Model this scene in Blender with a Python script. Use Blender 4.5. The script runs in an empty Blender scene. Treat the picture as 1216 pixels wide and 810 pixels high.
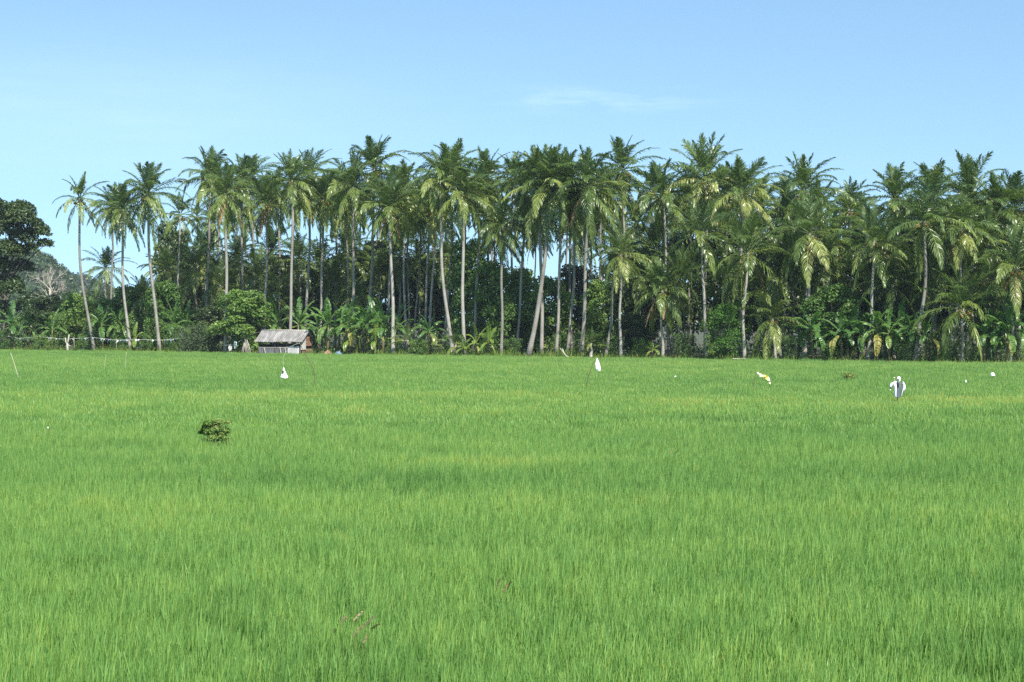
import bpy, math, random
import numpy as np
from mathutils import Vector

SC = bpy.context.scene
COL = SC.collection
RAD = math.radians
F = 2070.0            # focal length in photo pixels (1216 wide)
PX0, HZ = 608.0, 381.0
CZ = 4.3              # camera height
R = random.Random(7)
NR = np.random.default_rng(11)

def yline(x):
    """the straight bund along which the grove begins"""
    return 183.0 - 0.63 * min(max(x, -170.0), 130.0)

def sm(a, b, v):
    v = min(max((v - a) / (b - a), 0.0), 1.0)
    return v * v * (3 - 2 * v)

def gz(x, y):
    t = y - yline(x)
    return -0.05 + 0.68 * sm(-1.2, 1.5, t)

def ray_line(px, t):
    """distance along y where the sight line through column px meets the line t metres behind the bund"""
    u = (px - PX0) / F
    return (183.0 + t) / (1.0 + 0.63 * u)

def at(px, py, D):
    return Vector(((px - PX0) / F * D, D, CZ + (HZ - py) / F * D))

# ------------------------------------------------------------------ helpers
def link(o, parent=None):
    COL.objects.link(o)
    if parent is not None:
        o.parent = parent
    return o

def tag(o, label=None, cat=None, group=None, kind=None):
    if label: o['label'] = label
    if cat: o['category'] = cat
    if group: o['group'] = group
    if kind: o['kind'] = kind
    return o

def empty(name, loc, label=None, cat=None, group=None):
    o = bpy.data.objects.new(name, None)
    o.empty_display_size = 0.3
    o.location = loc
    link(o)
    return tag(o, label, cat, group)

class MB:
    """collects vertices, faces, a tint per vertex and a material index per face"""
    def __init__(s):
        s.v = []; s.f = []; s.t = []; s.m = []; s.n = 0
    def add(s, v, f, tint=0.5, mat=0):
        v = np.asarray(v, float).reshape(-1, 3)
        s.v.append(v)
        t = np.asarray(tint, float)
        s.t.append(np.full(len(v), float(t)) if t.ndim == 0 else t)
        o = s.n
        s.f += [tuple(i + o for i in q) for q in f]
        s.m += [mat] * len(f)
        s.n += len(v)
    def mesh(s, name, mats, smooth=False):
        me = bpy.data.meshes.new(name)
        me.from_pydata(np.concatenate(s.v).tolist() if s.v else [], [], s.f)
        a = me.attributes.new('tint', 'FLOAT', 'POINT')
        a.data.foreach_set('value', np.concatenate(s.t).astype(np.float32))
        for m in (mats if isinstance(mats, (list, tuple)) else [mats]):
            me.materials.append(m)
        me.polygons.foreach_set('material_index', s.m)
        if smooth:
            me.polygons.foreach_set('use_smooth', [True] * len(me.polygons))
        me.update()
        return me
    def build(s, name, mats, parent=None, smooth=False, loc=(0, 0, 0)):
        o = bpy.data.objects.new(name, s.mesh(name, mats, smooth))
        o.location = loc
        return link(o, parent)

def tube(mb, pts, rad, n=8, tint=0.5, mat=0, cap=True):
    P = np.asarray(pts, float); K = len(P)
    rad = np.broadcast_to(np.asarray(rad, float), (K,))
    T = np.gradient(P, axis=0); T /= np.linalg.norm(T, axis=1)[:, None] + 1e-9
    ref = np.array([0.31, 0.9, 0.1]) if abs(T[0][2]) > 0.6 else np.array([0, 0, 1.0])
    A = np.cross(T, ref); A /= np.linalg.norm(A, axis=1)[:, None] + 1e-9
    B = np.cross(T, A)
    th = np.linspace(0, 2 * math.pi, n, endpoint=False)
    V = P[:, None, :] + rad[:, None, None] * (np.cos(th)[None, :, None] * A[:, None, :] + np.sin(th)[None, :, None] * B[:, None, :])
    f = []
    for i in range(K - 1):
        for j in range(n):
            k = (j + 1) % n
            f.append((i * n + j, i * n + k, (i + 1) * n + k, (i + 1) * n + j))
    if cap:
        f.append(tuple(range(n - 1, -1, -1))); f.append(tuple((K - 1) * n + j for j in range(n)))
    mb.add(V.reshape(-1, 3), f, tint, mat)

def box(mb, c, s, rz=0.0, tint=0.5, mat=0, rx=0.0, ry=0.0):
    c = np.array(c, float); h = np.array(s, float) / 2
    v = np.array([[x, y, z] for x in (-1, 1) for y in (-1, 1) for z in (-1, 1)], float) * h
    for ax, an in ((0, rx), (1, ry), (2, rz)):
        if an:
            ca, sa = math.cos(an), math.sin(an)
            i, j = ((1, 2), (2, 0), (0, 1))[ax]
            a, b = v[:, i].copy(), v[:, j].copy()
            v[:, i] = a * ca - b * sa; v[:, j] = a * sa + b * ca
    mb.add(v + c, [(0, 1, 3, 2), (4, 6, 7, 5), (0, 4, 5, 1), (2, 3, 7, 6), (0, 2, 6, 4), (1, 5, 7, 3)], tint, mat)

def ball(mb, c, r, tint=0.5, mat=0, seg=8, ring=6, noise=0.0, rng=None):
    c = np.array(c, float); r = np.broadcast_to(np.asarray(r, float), (3,))
    v = [c + r * [0, 0, -1]]
    for i in range(1, ring):
        p = -math.pi / 2 + math.pi * i / ring
        for j in range(seg):
            a = 2 * math.pi * j / seg
            k = 1 + (rng.uniform(-noise, noise) if noise else 0)
            v.append(c + r * k * np.array([math.cos(p) * math.cos(a), math.cos(p) * math.sin(a), math.sin(p)]))
    v.append(c + r * [0, 0, 1])
    f = [(0, 1 + (j + 1) % seg, 1 + j) for j in range(seg)]
    for i in range(ring - 2):
        for j in range(seg):
            a = 1 + i * seg; k = (j + 1) % seg
            f.append((a + j, a + k, a + seg + k, a + seg + j))
    a = 1 + (ring - 2) * seg; e = len(v) - 1
    f += [(a + j, a + (j + 1) % seg, e) for j in range(seg)]
    mb.add(v, f, tint, mat)

# ------------------------------------------------------------------ materials
def ramp(nt, stops, src):
    r = nt.nodes.new('ShaderNodeValToRGB')
    e = r.color_ramp.elements
    while len(e) < len(stops): e.new(0.5)
    for i, (p, c) in enumerate(stops):
        e[i].position = p; e[i].color = (*c, 1)
    nt.links.new(src, r.inputs[0])
    return r.outputs[0]

def mat_new(name):
    m = bpy.data.materials.new(name); m.use_nodes = True
    nt = m.node_tree
    return m, nt, nt.nodes['Principled BSDF'], nt.nodes['Material Output']

def math_node(nt, op, a, b=None, c=None, clamp=False):
    n = nt.nodes.new('ShaderNodeMath'); n.operation = op; n.use_clamp = clamp
    for i, v in enumerate((a, b, c)):
        if v is None: continue
        if isinstance(v, (int, float)): n.inputs[i].default_value = v
        else: nt.links.new(v, n.inputs[i])
    return n.outputs[0]

def attr(nt, name, typ='GEOMETRY'):
    a = nt.nodes.new('ShaderNodeAttribute'); a.attribute_name = name; a.attribute_type = typ
    return a.outputs['Fac']

def noise(nt, scale, detail=3, vec=None, rough=0.6):
    n = nt.nodes.new('ShaderNodeTexNoise')
    n.inputs['Scale'].default_value = scale; n.inputs['Detail'].default_value = detail
    n.inputs['Roughness'].default_value = rough
    if vec is not None: nt.links.new(vec, n.inputs['Vector'])
    return n.outputs['Fac']

def leaf_mat(name, stops, transl=0.35, rough=0.45, spec=0.35, obj_rand=0.25, tcol=1.25, inst=False):
    m, nt, b, out = mat_new(name)
    t = attr(nt, 'tint')
    if inst:
        t = math_node(nt, 'ADD', t, math_node(nt, 'SUBTRACT', attr(nt, 'shade', 'INSTANCER'), 0.5))
    oi = nt.nodes.new('ShaderNodeObjectInfo')
    k = math_node(nt, 'MULTIPLY_ADD', oi.outputs['Random'], obj_rand, -obj_rand / 2)
    t = math_node(nt, 'ADD', t, k, clamp=True)
    c = ramp(nt, stops, t)
    nt.links.new(c, b.inputs['Base Color'])
    b.inputs['Roughness'].default_value = rough
    b.inputs['Specular IOR Level'].default_value = spec
    tr = nt.nodes.new('ShaderNodeBsdfTranslucent')
    mx = nt.nodes.new('ShaderNodeMix'); mx.data_type = 'RGBA'; mx.blend_type = 'MULTIPLY'
    mx.inputs[0].default_value = 1.0
    nt.links.new(c, mx.inputs[6]); mx.inputs[7].default_value = (tcol * 1.1, tcol * 1.15, tcol * 0.6, 1)
    nt.links.new(mx.outputs[2], tr.inputs['Color'])
    ms = nt.nodes.new('ShaderNodeMixShader'); ms.inputs[0].default_value = transl
    nt.links.new(b.outputs[0], ms.inputs[1]); nt.links.new(tr.outputs[0], ms.inputs[2])
    nt.links.new(ms.outputs[0], out.inputs['Surface'])
    return m

def plain_mat(name, stops, scale=6.0, rough=0.8, use_tint=True, spec=0.3, bump=0.0, stretch=(1, 1, 1)):
    """colour from noise + the part's own tint"""
    m, nt, b, out = mat_new(name)
    tc = nt.nodes.new('ShaderNodeTexCoord')
    mp = nt.nodes.new('ShaderNodeMapping'); mp.inputs['Scale'].default_value = stretch
    nt.links.new(tc.outputs['Object'], mp.inputs['Vector'])
    n = noise(nt, scale, 4, mp.outputs[0])
    v = math_node(nt, 'MULTIPLY_ADD', n, 0.9, -0.45)
    v = math_node(nt, 'ADD', v, attr(nt, 'tint') if use_tint else 0.5, clamp=True)
    nt.links.new(ramp(nt, stops, v), b.inputs['Base Color'])
    b.inputs['Roughness'].default_value = rough
    b.inputs['Specular IOR Level'].default_value = spec
    if bump:
        bp = nt.nodes.new('ShaderNodeBump'); bp.inputs['Strength'].default_value = bump; bp.inputs['Distance'].default_value = 0.05
        nt.links.new(n, bp.inputs['Height']); nt.links.new(bp.outputs[0], b.inputs['Normal'])
    return m

M = {}
# tint: 0 young dark green ... 1 old yellowing
M['palm'] = leaf_mat('palm_leaf', [(0.0, (.050, .100, .026)), (.45, (.140, .205, .048)), (.75, (.275, .335, .085)), (1.0, (.43, .43, .15))], .36, .33, .6, .18)
M['dead'] = plain_mat('dead_frond', [(0, (.16, .09, .04)), (1, (.36, .24, .12))], 3)
M['trunk'] = None
M['coconut'] = plain_mat('coconut', [(0, (.10, .11, .02)), (.5, (.30, .22, .05)), (1, (.45, .26, .06))], 3, .5)
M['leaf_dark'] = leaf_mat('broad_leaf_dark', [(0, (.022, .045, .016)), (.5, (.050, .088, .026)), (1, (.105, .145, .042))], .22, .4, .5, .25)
M['leaf_mid'] = leaf_mat('broad_leaf_mid', [(0, (.032, .078, .020)), (.5, (.088, .175, .040)), (1, (.19, .29, .066))], .28, .42, .45, .3)
M['leaf_lush'] = leaf_mat('broad_leaf_lush', [(0, (.045, .105, .024)), (.5, (.120, .220, .046)), (1, (.24, .34, .075))], .32, .42, .45, .3)
M['leaf_bright'] = leaf_mat('broad_leaf_bright', [(0, (.034, .095, .016)), (.5, (.07, .175, .024)), (1, (.15, .27, .04))], .32, .45, .4, .15)
M['leaf_grey'] = leaf_mat('grey_green_leaf', [(0, (.04, .07, .03)), (.5, (.085, .13, .055)), (1, (.16, .21, .09))], .25, .5, .4, .15)
M['banana'] = leaf_mat('banana_leaf', [(0, (.050, .125, .034)), (.5, (.112, .235, .055)), (.85, (.20, .29, .07)), (1, (.36, .31, .08))], .36, .35, .5, .3)
M['banana_yellow'] = leaf_mat('yellow_banana_leaf', [(0, (.09, .17, .03)), (.5, (.20, .30, .05)), (1, (.42, .38, .08))], .36, .38, .5, .1)
M['rice'] = leaf_mat('rice_blade', [(0, (.072, .165, .042)), (.35, (.156, .310, .078)), (.65, (.268, .432, .112)), (.9, (.40, .45, .11)), (1.0, (.50, .42, .16))], .38, .42, .4, .10, 1.2, inst=True)
M['weed'] = leaf_mat('weed_grass', [(0, (.05, .11, .02)), (.5, (.13, .22, .035)), (1, (.30, .33, .08))], .35, .5, .3, .1)
M['rush'] = leaf_mat('dark_weed', [(0, (.050, .110, .024)), (.5, (.12, .225, .042)), (1, (.36, .40, .12))], .2, .45, .4, .1)
M['bstem'] = plain_mat('banana_stem', [(0, (.06, .05, .028)), (.5, (.14, .12, .06)), (1, (.26, .21, .11))], 4, stretch=(1, 1, .25))
M['bark'] = plain_mat('brown_bark', [(0, (.06, .048, .036)), (.5, (.13, .11, .085)), (1, (.24, .21, .17))], 5, bump=.5, stretch=(1, 1, .3))
M['palebark'] = plain_mat('pale_dead_wood', [(0, (.22, .20, .17)), (.5, (.40, .37, .32)), (1, (.58, .55, .50))], 6, stretch=(1, 1, .3))
M['bamboo'] = plain_mat('bamboo', [(0, (.10, .08, .045)), (1, (.22, .18, .10))], 5)
M['palestick'] = plain_mat('pale_stick', [(0, (.34, .31, .22)), (1, (.52, .48, .36))], 5)
M['plastic'] = plain_mat('white_plastic', [(0, (.70, .71, .73)), (1, (.86, .87, .88))], 4, .45)
M['cloth_white'] = plain_mat('white_cloth', [(0, (.58, .59, .61)), (1, (.84, .85, .86))], 7, .9)
M['cloth_dark'] = plain_mat('slate_cloth', [(0, (.055, .068, .086)), (1, (.13, .155, .19))], 9, .9)  # also colours the painted shade under the scarecrow's left sleeve
M['cloth_black'] = plain_mat('black_cloth', [(0, (.015, .016, .02)), (1, (.05, .05, .055))], 9, .9)  # also colours the painted shade on the scarecrow's head
M['yellow'] = plain_mat('yellow_plastic', [(0, (.62, .45, .04)), (1, (.80, .66, .18))], 5, .5)
M['cream'] = plain_mat('cream_plastic', [(0, (.72, .74, .42)), (1, (.85, .86, .66))], 5, .5)
M['blue'] = plain_mat('blue_tarp', [(0, (.05, .10, .22)), (1, (.22, .32, .48))], 5, .5)
M['rust'] = plain_mat('rusty_sheet', [(0, (.15, .075, .05)), (.5, (.27, .14, .095)), (1, (.40, .26, .19))], 4, .8)
M['rope'] = plain_mat('rope', [(0, (.45, .45, .42)), (1, (.7, .7, .66))], 5)
M['seed'] = leaf_mat('brown_seed_head', [(0, (.13, .11, .05)), (.5, (.23, .19, .095)), (1, (.40, .36, .22))], .2, .7, .2, .1)

def trunk_mat():
    m, nt, b, out = mat_new('palm_trunk')
    tc = nt.nodes.new('ShaderNodeTexCoord')
    w = nt.nodes.new('ShaderNodeTexWave'); w.bands_direction = 'Z'; w.wave_profile = 'SAW'
    w.inputs['Scale'].default_value = 1.6; w.inputs['Distortion'].default_value = 1.2
    w.inputs['Detail'].default_value = 2; w.inputs['Detail Scale'].default_value = 3
    nt.links.new(tc.outputs['Object'], w.inputs['Vector'])
    n1 = noise(nt, 0.55, 4, tc.outputs['Object'])
    n2 = noise(nt, 7, 4, tc.outputs['Object'])
    v = math_node(nt, 'MULTIPLY_ADD', w.outputs['Fac'], .14, -.07)
    v = math_node(nt, 'ADD', v, math_node(nt, 'MULTIPLY_ADD', n1, 1.1, -.08))
    v = math_node(nt, 'ADD', v, math_node(nt, 'MULTIPLY_ADD', n2, .5, -.25))
    oi = nt.nodes.new('ShaderNodeObjectInfo')
    v = math_node(nt, 'ADD', v, math_node(nt, 'MULTIPLY_ADD', oi.outputs['Random'], .4, -.2), clamp=True)
    nt.links.new(ramp(nt, [(0, (.11, .10, .085)), (.35, (.25, .23, .20)), (.7, (.40, .375, .335)), (1, (.54, .515, .47))], v), b.inputs['Base Color'])
    b.inputs['Roughness'].default_value = .85
    bp = nt.nodes.new('ShaderNodeBump'); bp.inputs['Strength'].default_value = .6; bp.inputs['Distance'].default_value = .04
    nt.links.new(w.outputs['Fac'], bp.inputs['Height']); nt.links.new(bp.outputs[0], b.inputs['Normal'])
    return m
M['trunk'] = trunk_mat()

def ground_mat():
    m, nt, b, out = mat_new('soil')
    g = nt.nodes.new('ShaderNodeNewGeometry')
    n = noise(nt, .8, 6, g.outputs['Position'])
    nt.links.new(ramp(nt, [(.3, (.045, .040, .026)), (.5, (.075, .075, .035)), (.7, (.06, .09, .03))], n), b.inputs['Base Color'])
    b.inputs['Roughness'].default_value = .95
    return m
M['soil'] = ground_mat()

def hill_mat():
    m, nt, b, out = mat_new('wooded_hill')
    g = nt.nodes.new('ShaderNodeNewGeometry')
    n = noise(nt, .05, 6, g.outputs['Position'], .7)
    n2 = noise(nt, .35, 4, g.outputs['Position'])
    v = math_node(nt, 'ADD', math_node(nt, 'MULTIPLY', n, .55), math_node(nt, 'MULTIPLY', n2, .45))
    nt.links.new(ramp(nt, [(.32, (.022, .046, .020)), (.5, (.045, .080, .030)), (.62, (.085, .115, .045)), (.72, (.16, .16, .09))], v), b.inputs['Base Color'])
    b.inputs['Roughness'].default_value = .9
    bp = nt.nodes.new('ShaderNodeBump'); bp.inputs['Strength'].default_value = 1; bp.inputs['Distance'].default_value = 4
    nt.links.new(n2, bp.inputs['Height']); nt.links.new(bp.outputs[0], b.inputs['Normal'])
    return m
M['hill'] = hill_mat()

def corrugated_mat():
    m, nt, b, out = mat_new('old_roof_sheet')
    tc = nt.nodes.new('ShaderNodeTexCoord')
    mp = nt.nodes.new('ShaderNodeMapping'); mp.inputs['Scale'].default_value = (1.6, .7, .7)
    nt.links.new(tc.outputs['Object'], mp.inputs['Vector'])
    n = noise(nt, 1.5, 5, mp.outputs[0])
    nt.links.new(ramp(nt, [(.3, (.12, .115, .11)), (.5, (.225, .215, .205)), (.68, (.34, .33, .32))], n), b.inputs['Base Color'])
    b.inputs['Roughness'].default_value = .7
    return m
M['roof'] = corrugated_mat()

# ------------------------------------------------------------------ leaves
def unit(a):
    return a / (np.linalg.norm(a, axis=-1, keepdims=True) + 1e-9)

def frond(mb, rng, org, az, elev, L, bend, nl=36, lmax=.95, V=.35, droop=1.0, wind=(0, 0), tint=.4, twist=0.0, mat=0, lw=.084):
    """one pinnate palm leaf: a bending rachis and two combs of hanging leaflets"""
    K = 13
    s = np.linspace(0, 1, K)
    e = elev - bend * s ** 1.4
    ds = L / (K - 1)
    r = np.concatenate([[0], np.cumsum(np.cos(e[:-1]) * ds)]); z = np.concatenate([[0], np.cumsum(np.sin(e[:-1]) * ds)])
    ca, sa = math.cos(az), math.sin(az)
    P = np.stack([ca * r + wind[0] * s ** 2 * L, sa * r + wind[1] * s ** 2 * L, z], 1) + np.asarray(org)
    tube(mb, P, np.linspace(.05, .012, K) , 3, min(tint + .25, 1.0), mat, cap=False)
    T = unit(np.gradient(P, axis=0))
    S0 = np.array([-sa, ca, 0.0])
    S = unit(S0[None] - (T @ S0)[:, None] * T)
    N = np.cross(S, T)
    N *= np.where(N[:, 2:3].mean() < 0 and elev > 0, -1, 1)
    tw = twist * s
    S, N = S * np.cos(tw)[:, None] + N * np.sin(tw)[:, None], N * np.cos(tw)[:, None] - S * np.sin(tw)[:, None]
    for side in (-1, 1):
        u = np.linspace(.13, 1.0, nl) + rng.uniform(-.008, .008, nl); u = np.clip(u, 0, 1)
        keep = rng.random(nl) > .04
        u = u[keep]; n = len(u)
        def itp(A): return np.stack([np.interp(u, s, A[:, i]) for i in range(3)], 1)
        p0, t, sd, nn = itp(P), unit(itp(T)), unit(itp(S)), unit(itp(N))
        ll = lmax * np.interp(u, [.1, .3, .6, 1.0], [.55, 1.0, .9, .32]) * rng.uniform(.85, 1.1, n)
        ph = np.interp(u, [0, 1], [1.15, .38]) + rng.normal(0, .07, n)
        d0 = unit(np.cos(ph)[:, None] * t + np.sin(ph)[:, None] * (side * sd * math.cos(V) + nn * math.sin(V)) + rng.normal(0, .06, (n, 3)) + np.array([wind[0], wind[1], 0]) * .8)
        G = np.array([0, 0, -1.0])
        dr = droop * rng.uniform(.7, 1.3, n)[:, None]
        d1 = unit(d0 + G * .55 * dr); d2 = unit(d0 + G * 1.3 * dr)
        p1 = p0 + d0 * (ll * .4)[:, None]; p2 = p1 + d1 * (ll * .33)[:, None]; p3 = p2 + d2 * (ll * .27)[:, None]
        w = unit(np.cross(nn, d0) + rng.normal(0, .35, (n, 3)))
        W = (lw * rng.uniform(.8, 1.2, n))[:, None] / 2
        v = np.stack([p0 - w * W * .6, p0 + w * W * .6, p1 - w * W, p1 + w * W, p2 - w * W * .8, p2 + w * W * .8, p3 - w * W * .15, p3 + w * W * .15], 1)
        q = []
        for i in range(n):
            b = i * 8
            q += [(b, b + 1, b + 3, b + 2), (b + 2, b + 3, b + 5, b + 4), (b + 4, b + 5, b + 7, b + 6)]
        tt = np.clip(tint + rng.normal(0, .05, n), 0, 1)
        mb.add(v.reshape(-1, 3), q, np.repeat(tt, 8), mat)

WIND = (.07, .02)
def palm_crown(seed, n=30, L=5.0, lo=-62, hi=84, yel=.75, bend=1.15, windk=1.0, lmax=1.06, clumped=0.0, name='crown'):
    rng = np.random.default_rng(seed)
    mb = MB()
    ga = 2.39996
    a0 = rng.uniform(0, 6.28)
    for i in range(n):
        k = i / (n - 1)                       # 0 youngest, 1 oldest
        az = a0 + i * ga + rng.normal(0, .18)
        el = RAD(np.interp(k, [0, .12, .32, .58, .76, 1], [hi, hi - 20, 48, 16, -14, lo])) + rng.normal(0, .10)
        Lf = L * (0.70 + .34 * min(k * 2.6, 1)) * rng.uniform(.88, 1.08)
        bd = bend * np.interp(k, [0, .12, .32, .58, .76, 1], [.15, .5, .95, 1.15, .8, .4]) * rng.uniform(.8, 1.25)
        tint = .14 + .34 * k + (yel * .42 if (k > .55 and rng.random() < .5 * yel + .12) else 0) + rng.normal(0, .06)
        frond(mb, rng, (.12 * math.cos(az), .12 * math.sin(az), .25 - .5 * k), az, el, Lf, bd,
              lmax=lmax * rng.uniform(.9, 1.1), V=.45 - .5 * k, droop=.45 + 1.0 * k,
              wind=(WIND[0] * windk * (.5 + .5 * k), WIND[1] * windk), tint=tint, twist=rng.normal(0, .5))
    return mb.mesh(name, M['palm'])

def dead_mesh(seed, n=3, L=4.2):
    rng = np.random.default_rng(seed); mb = MB()
    for i in range(n):
        az = rng.uniform(0, 6.28)
        frond(mb, rng, (.2 * math.cos(az), .2 * math.sin(az), -.4), az, RAD(-55), L * rng.uniform(.7, 1), .45, nl=26, lmax=.7, V=-.3, droop=1.6, tint=rng.uniform(.3, .8))
    return mb.mesh('dead_fronds', M['dead'])

def nut_mesh(seed):
    rng = np.random.default_rng(seed); mb = MB()
    for b in range(3):
        az = rng.uniform(0, 6.28)
        tube(mb, [(.1 * math.cos(az), .1 * math.sin(az), -.1), (.45 * math.cos(az), .45 * math.sin(az), -.25), (.6 * math.cos(az), .6 * math.sin(az), -.7)], .03, 5, .6)
        for i in range(6):
            ball(mb, (.55 * math.cos(az) + rng.normal(0, .14), .55 * math.sin(az) + rng.normal(0, .14), -.6 + rng.normal(0, .18)), (.12, .12, .15), rng.uniform(.2, .9), 0, 7, 5)
    return mb.mesh('coconut_bunch', M['coconut'], True)

CROWN = {
    'full':   [palm_crown(100 + i, 36, 4.6, -66, 88, .5, 1.25) for i in range(7)],
    'yellow': [palm_crown(120 + i, 35, 4.6, -72, 88, (.55, .9, .7, 1.0, .75)[i], (1.25, 1.1, 1.4, 1.2, 1.3)[i]) for i in range(5)],
    'dark':   [palm_crown(140 + i, 33, 4.5, -62, 88, .1, 1.25) for i in range(5)],
    'sparse': [palm_crown(160 + i, 19, 4.2, -52, 86, .6, 1.35, 1.2, .8) for i in range(3)],
    'windy':  [palm_crown(180 + i, 32, 4.5, -60, 88, .35, 1.25, 1.6) for i in range(4)],
    'wide':   [palm_crown(200 + i, 28, 5.4, -58, 86, .55, 1.15, .8, 1.2) for i in range(3)],
    'young':  [palm_crown(220 + i, 13, 4.0, 12, 84, .8, 1.15, .8, .85) for i in range(3)],
}
DEAD = [dead_mesh(300 + i, 2 + i % 3) for i in range(3)]
NUTS = [nut_mesh(320 + i) for i in range(3)]

def leafy(mb, rng, centers, radii, n, size, flat=.55, tint=.5):
    """leaf-sized faces spread in clumps through a crown's volume"""
    k = len(centers); C = np.asarray(centers, float); Rr = np.asarray(radii, float).reshape(k, -1)
    if Rr.shape[1] == 1: Rr = np.repeat(Rr, 3, 1) * np.array([1, 1, .75])
    wts = (Rr[:, 0] ** 2); wts /= wts.sum()
    idx = rng.choice(k, n, p=wts)
    d = unit(rng.normal(0, 1, (n, 3)))
    d[:, 2] = np.where(d[:, 2] < -.35, -d[:, 2], d[:, 2])
    rr = rng.beta(4.0, 1.3, n)[:, None]
    p = C[idx] + d * Rr[idx] * rr
    nrm = unit(d * .6 + rng.normal(0, .55, (n, 3)) + np.array([0, 0, flat]))
    a = unit(np.cross(nrm, rng.normal(0, 1, (n, 3)))); b = np.cross(nrm, a)
    sl = (size * rng.uniform(.6, 1.35, n))[:, None]
    v = np.stack([p - a * sl * .5, p + b * sl * .28 + nrm * sl * .07, p + a * sl * .5 - nrm * sl * .12, p - b * sl * .28 + nrm * sl * .07], 1)
    ct = rng.normal(0, .11, k)
    t = np.clip(tint + ct[idx] + rng.normal(0, .13, n), 0, 1)
    mb.add(v.reshape(-1, 3), [(4 * i, 4 * i + 1, 4 * i + 2, 4 * i + 3) for i in range(n)], np.repeat(t, 4))

def tree_meshes(seed, h=10.0, w=6.0, n=5200, size=.34, mat='leaf_mid', low=.25, lobes=26, tint=.5):
    """trunk + limbs mesh and crown mesh of a broadleaf tree of height h and width w, base at the origin"""
    rng = np.random.default_rng(seed)
    tr, cr = MB(), MB()
    top = h * .62
    tp = [(0, 0, -.3), (rng.normal(0, .1), rng.normal(0, .1), h * .2), (rng.normal(0, .3), rng.normal(0, .3), h * .42), (rng.normal(0, .4), rng.normal(0, .4), top)]
    tube(tr, tp, [h * .03 + .05, h * .022 + .04, h * .017 + .02, h * .008 + .01], 8)
    C, Q = [], []
    for i in range(lobes):
        z = h * (low + (1 - low) * (i + .5) / lobes) - .06 * h
        zz = (z / h - low) / (1 - low)
        rad = w * .5 * math.sqrt(max(.08, 1 - (2 * zz - .85) ** 2 * .72)) * rng.uniform(.35, .92)
        a = i * 2.39996 + rng.normal(0, .4)
        c = np.array([rad * math.cos(a), rad * math.sin(a), z])
        q = w * rng.uniform(.17, .28)
        C.append(c); Q.append(q)
        if i % 2 == 0:
            k = min(max(zz * .9, .1), .95)
            b = np.array(tp[1]) * (1 - k) + np.array(tp[3]) * k
            tube(tr, [b, (b + c) / 2 + [0, 0, -.2], c], [h * .010 + .02, h * .007 + .012, .012], 5)
    leafy(cr, rng, C, Q, n, size, tint=tint)
    return tr.mesh('trunk', M['bark'], True), cr.mesh('crown', M[mat])

# ------------------------------------------------------------------ things that get labels from their neighbours
LANDMARKS = [(20, 'the big dark tree'), (80, 'the forked stump'), (231, 'the low grey-green bush'), (340, 'the hut'),
             (396, 'the sheet heap'), (573, 'the twin yellowish bananas'), (627, 'the big leaning trunk'),
             (710, 'the white flag'), (787, 'the low dark palm'), (860, 'the bright green bush'), (905, 'the yellow flag'), (1008, 'the flat weed tuft'),
             (1066, 'the scarecrow'), (1143, 'the low spreading palm')]
ORD = ['first', 'second', 'third', 'fourth', 'fifth', 'sixth', 'seventh', 'eighth']
PENDING = {}          # row key -> [(x, object, look, noun)]
def later(row, x, o, look, noun):
    PENDING.setdefault(row, []).append((x, o, look, noun))
def give_labels():
    for row, items in PENDING.items():
        items.sort(key=lambda q: q[0])
        xs = [q[0] for q in items]
        for i, (x, o, look, noun) in enumerate(items):
            best = None
            for lx, ln in LANDMARKS:
                if x >= lx: n = sum(1 for v in xs if lx <= v < x); side = 'right'
                else: n = sum(1 for v in xs if x < v < lx); side = 'left'
                sc = n * 1000 + abs(x - lx)
                if best is None or sc < best[0]: best = (sc, n, side, ln)
            _, n, side, ln = best
            o['label'] = f"{look} {noun}, {ORD[min(n, 7)]} {row} {side} of {ln}"

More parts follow.
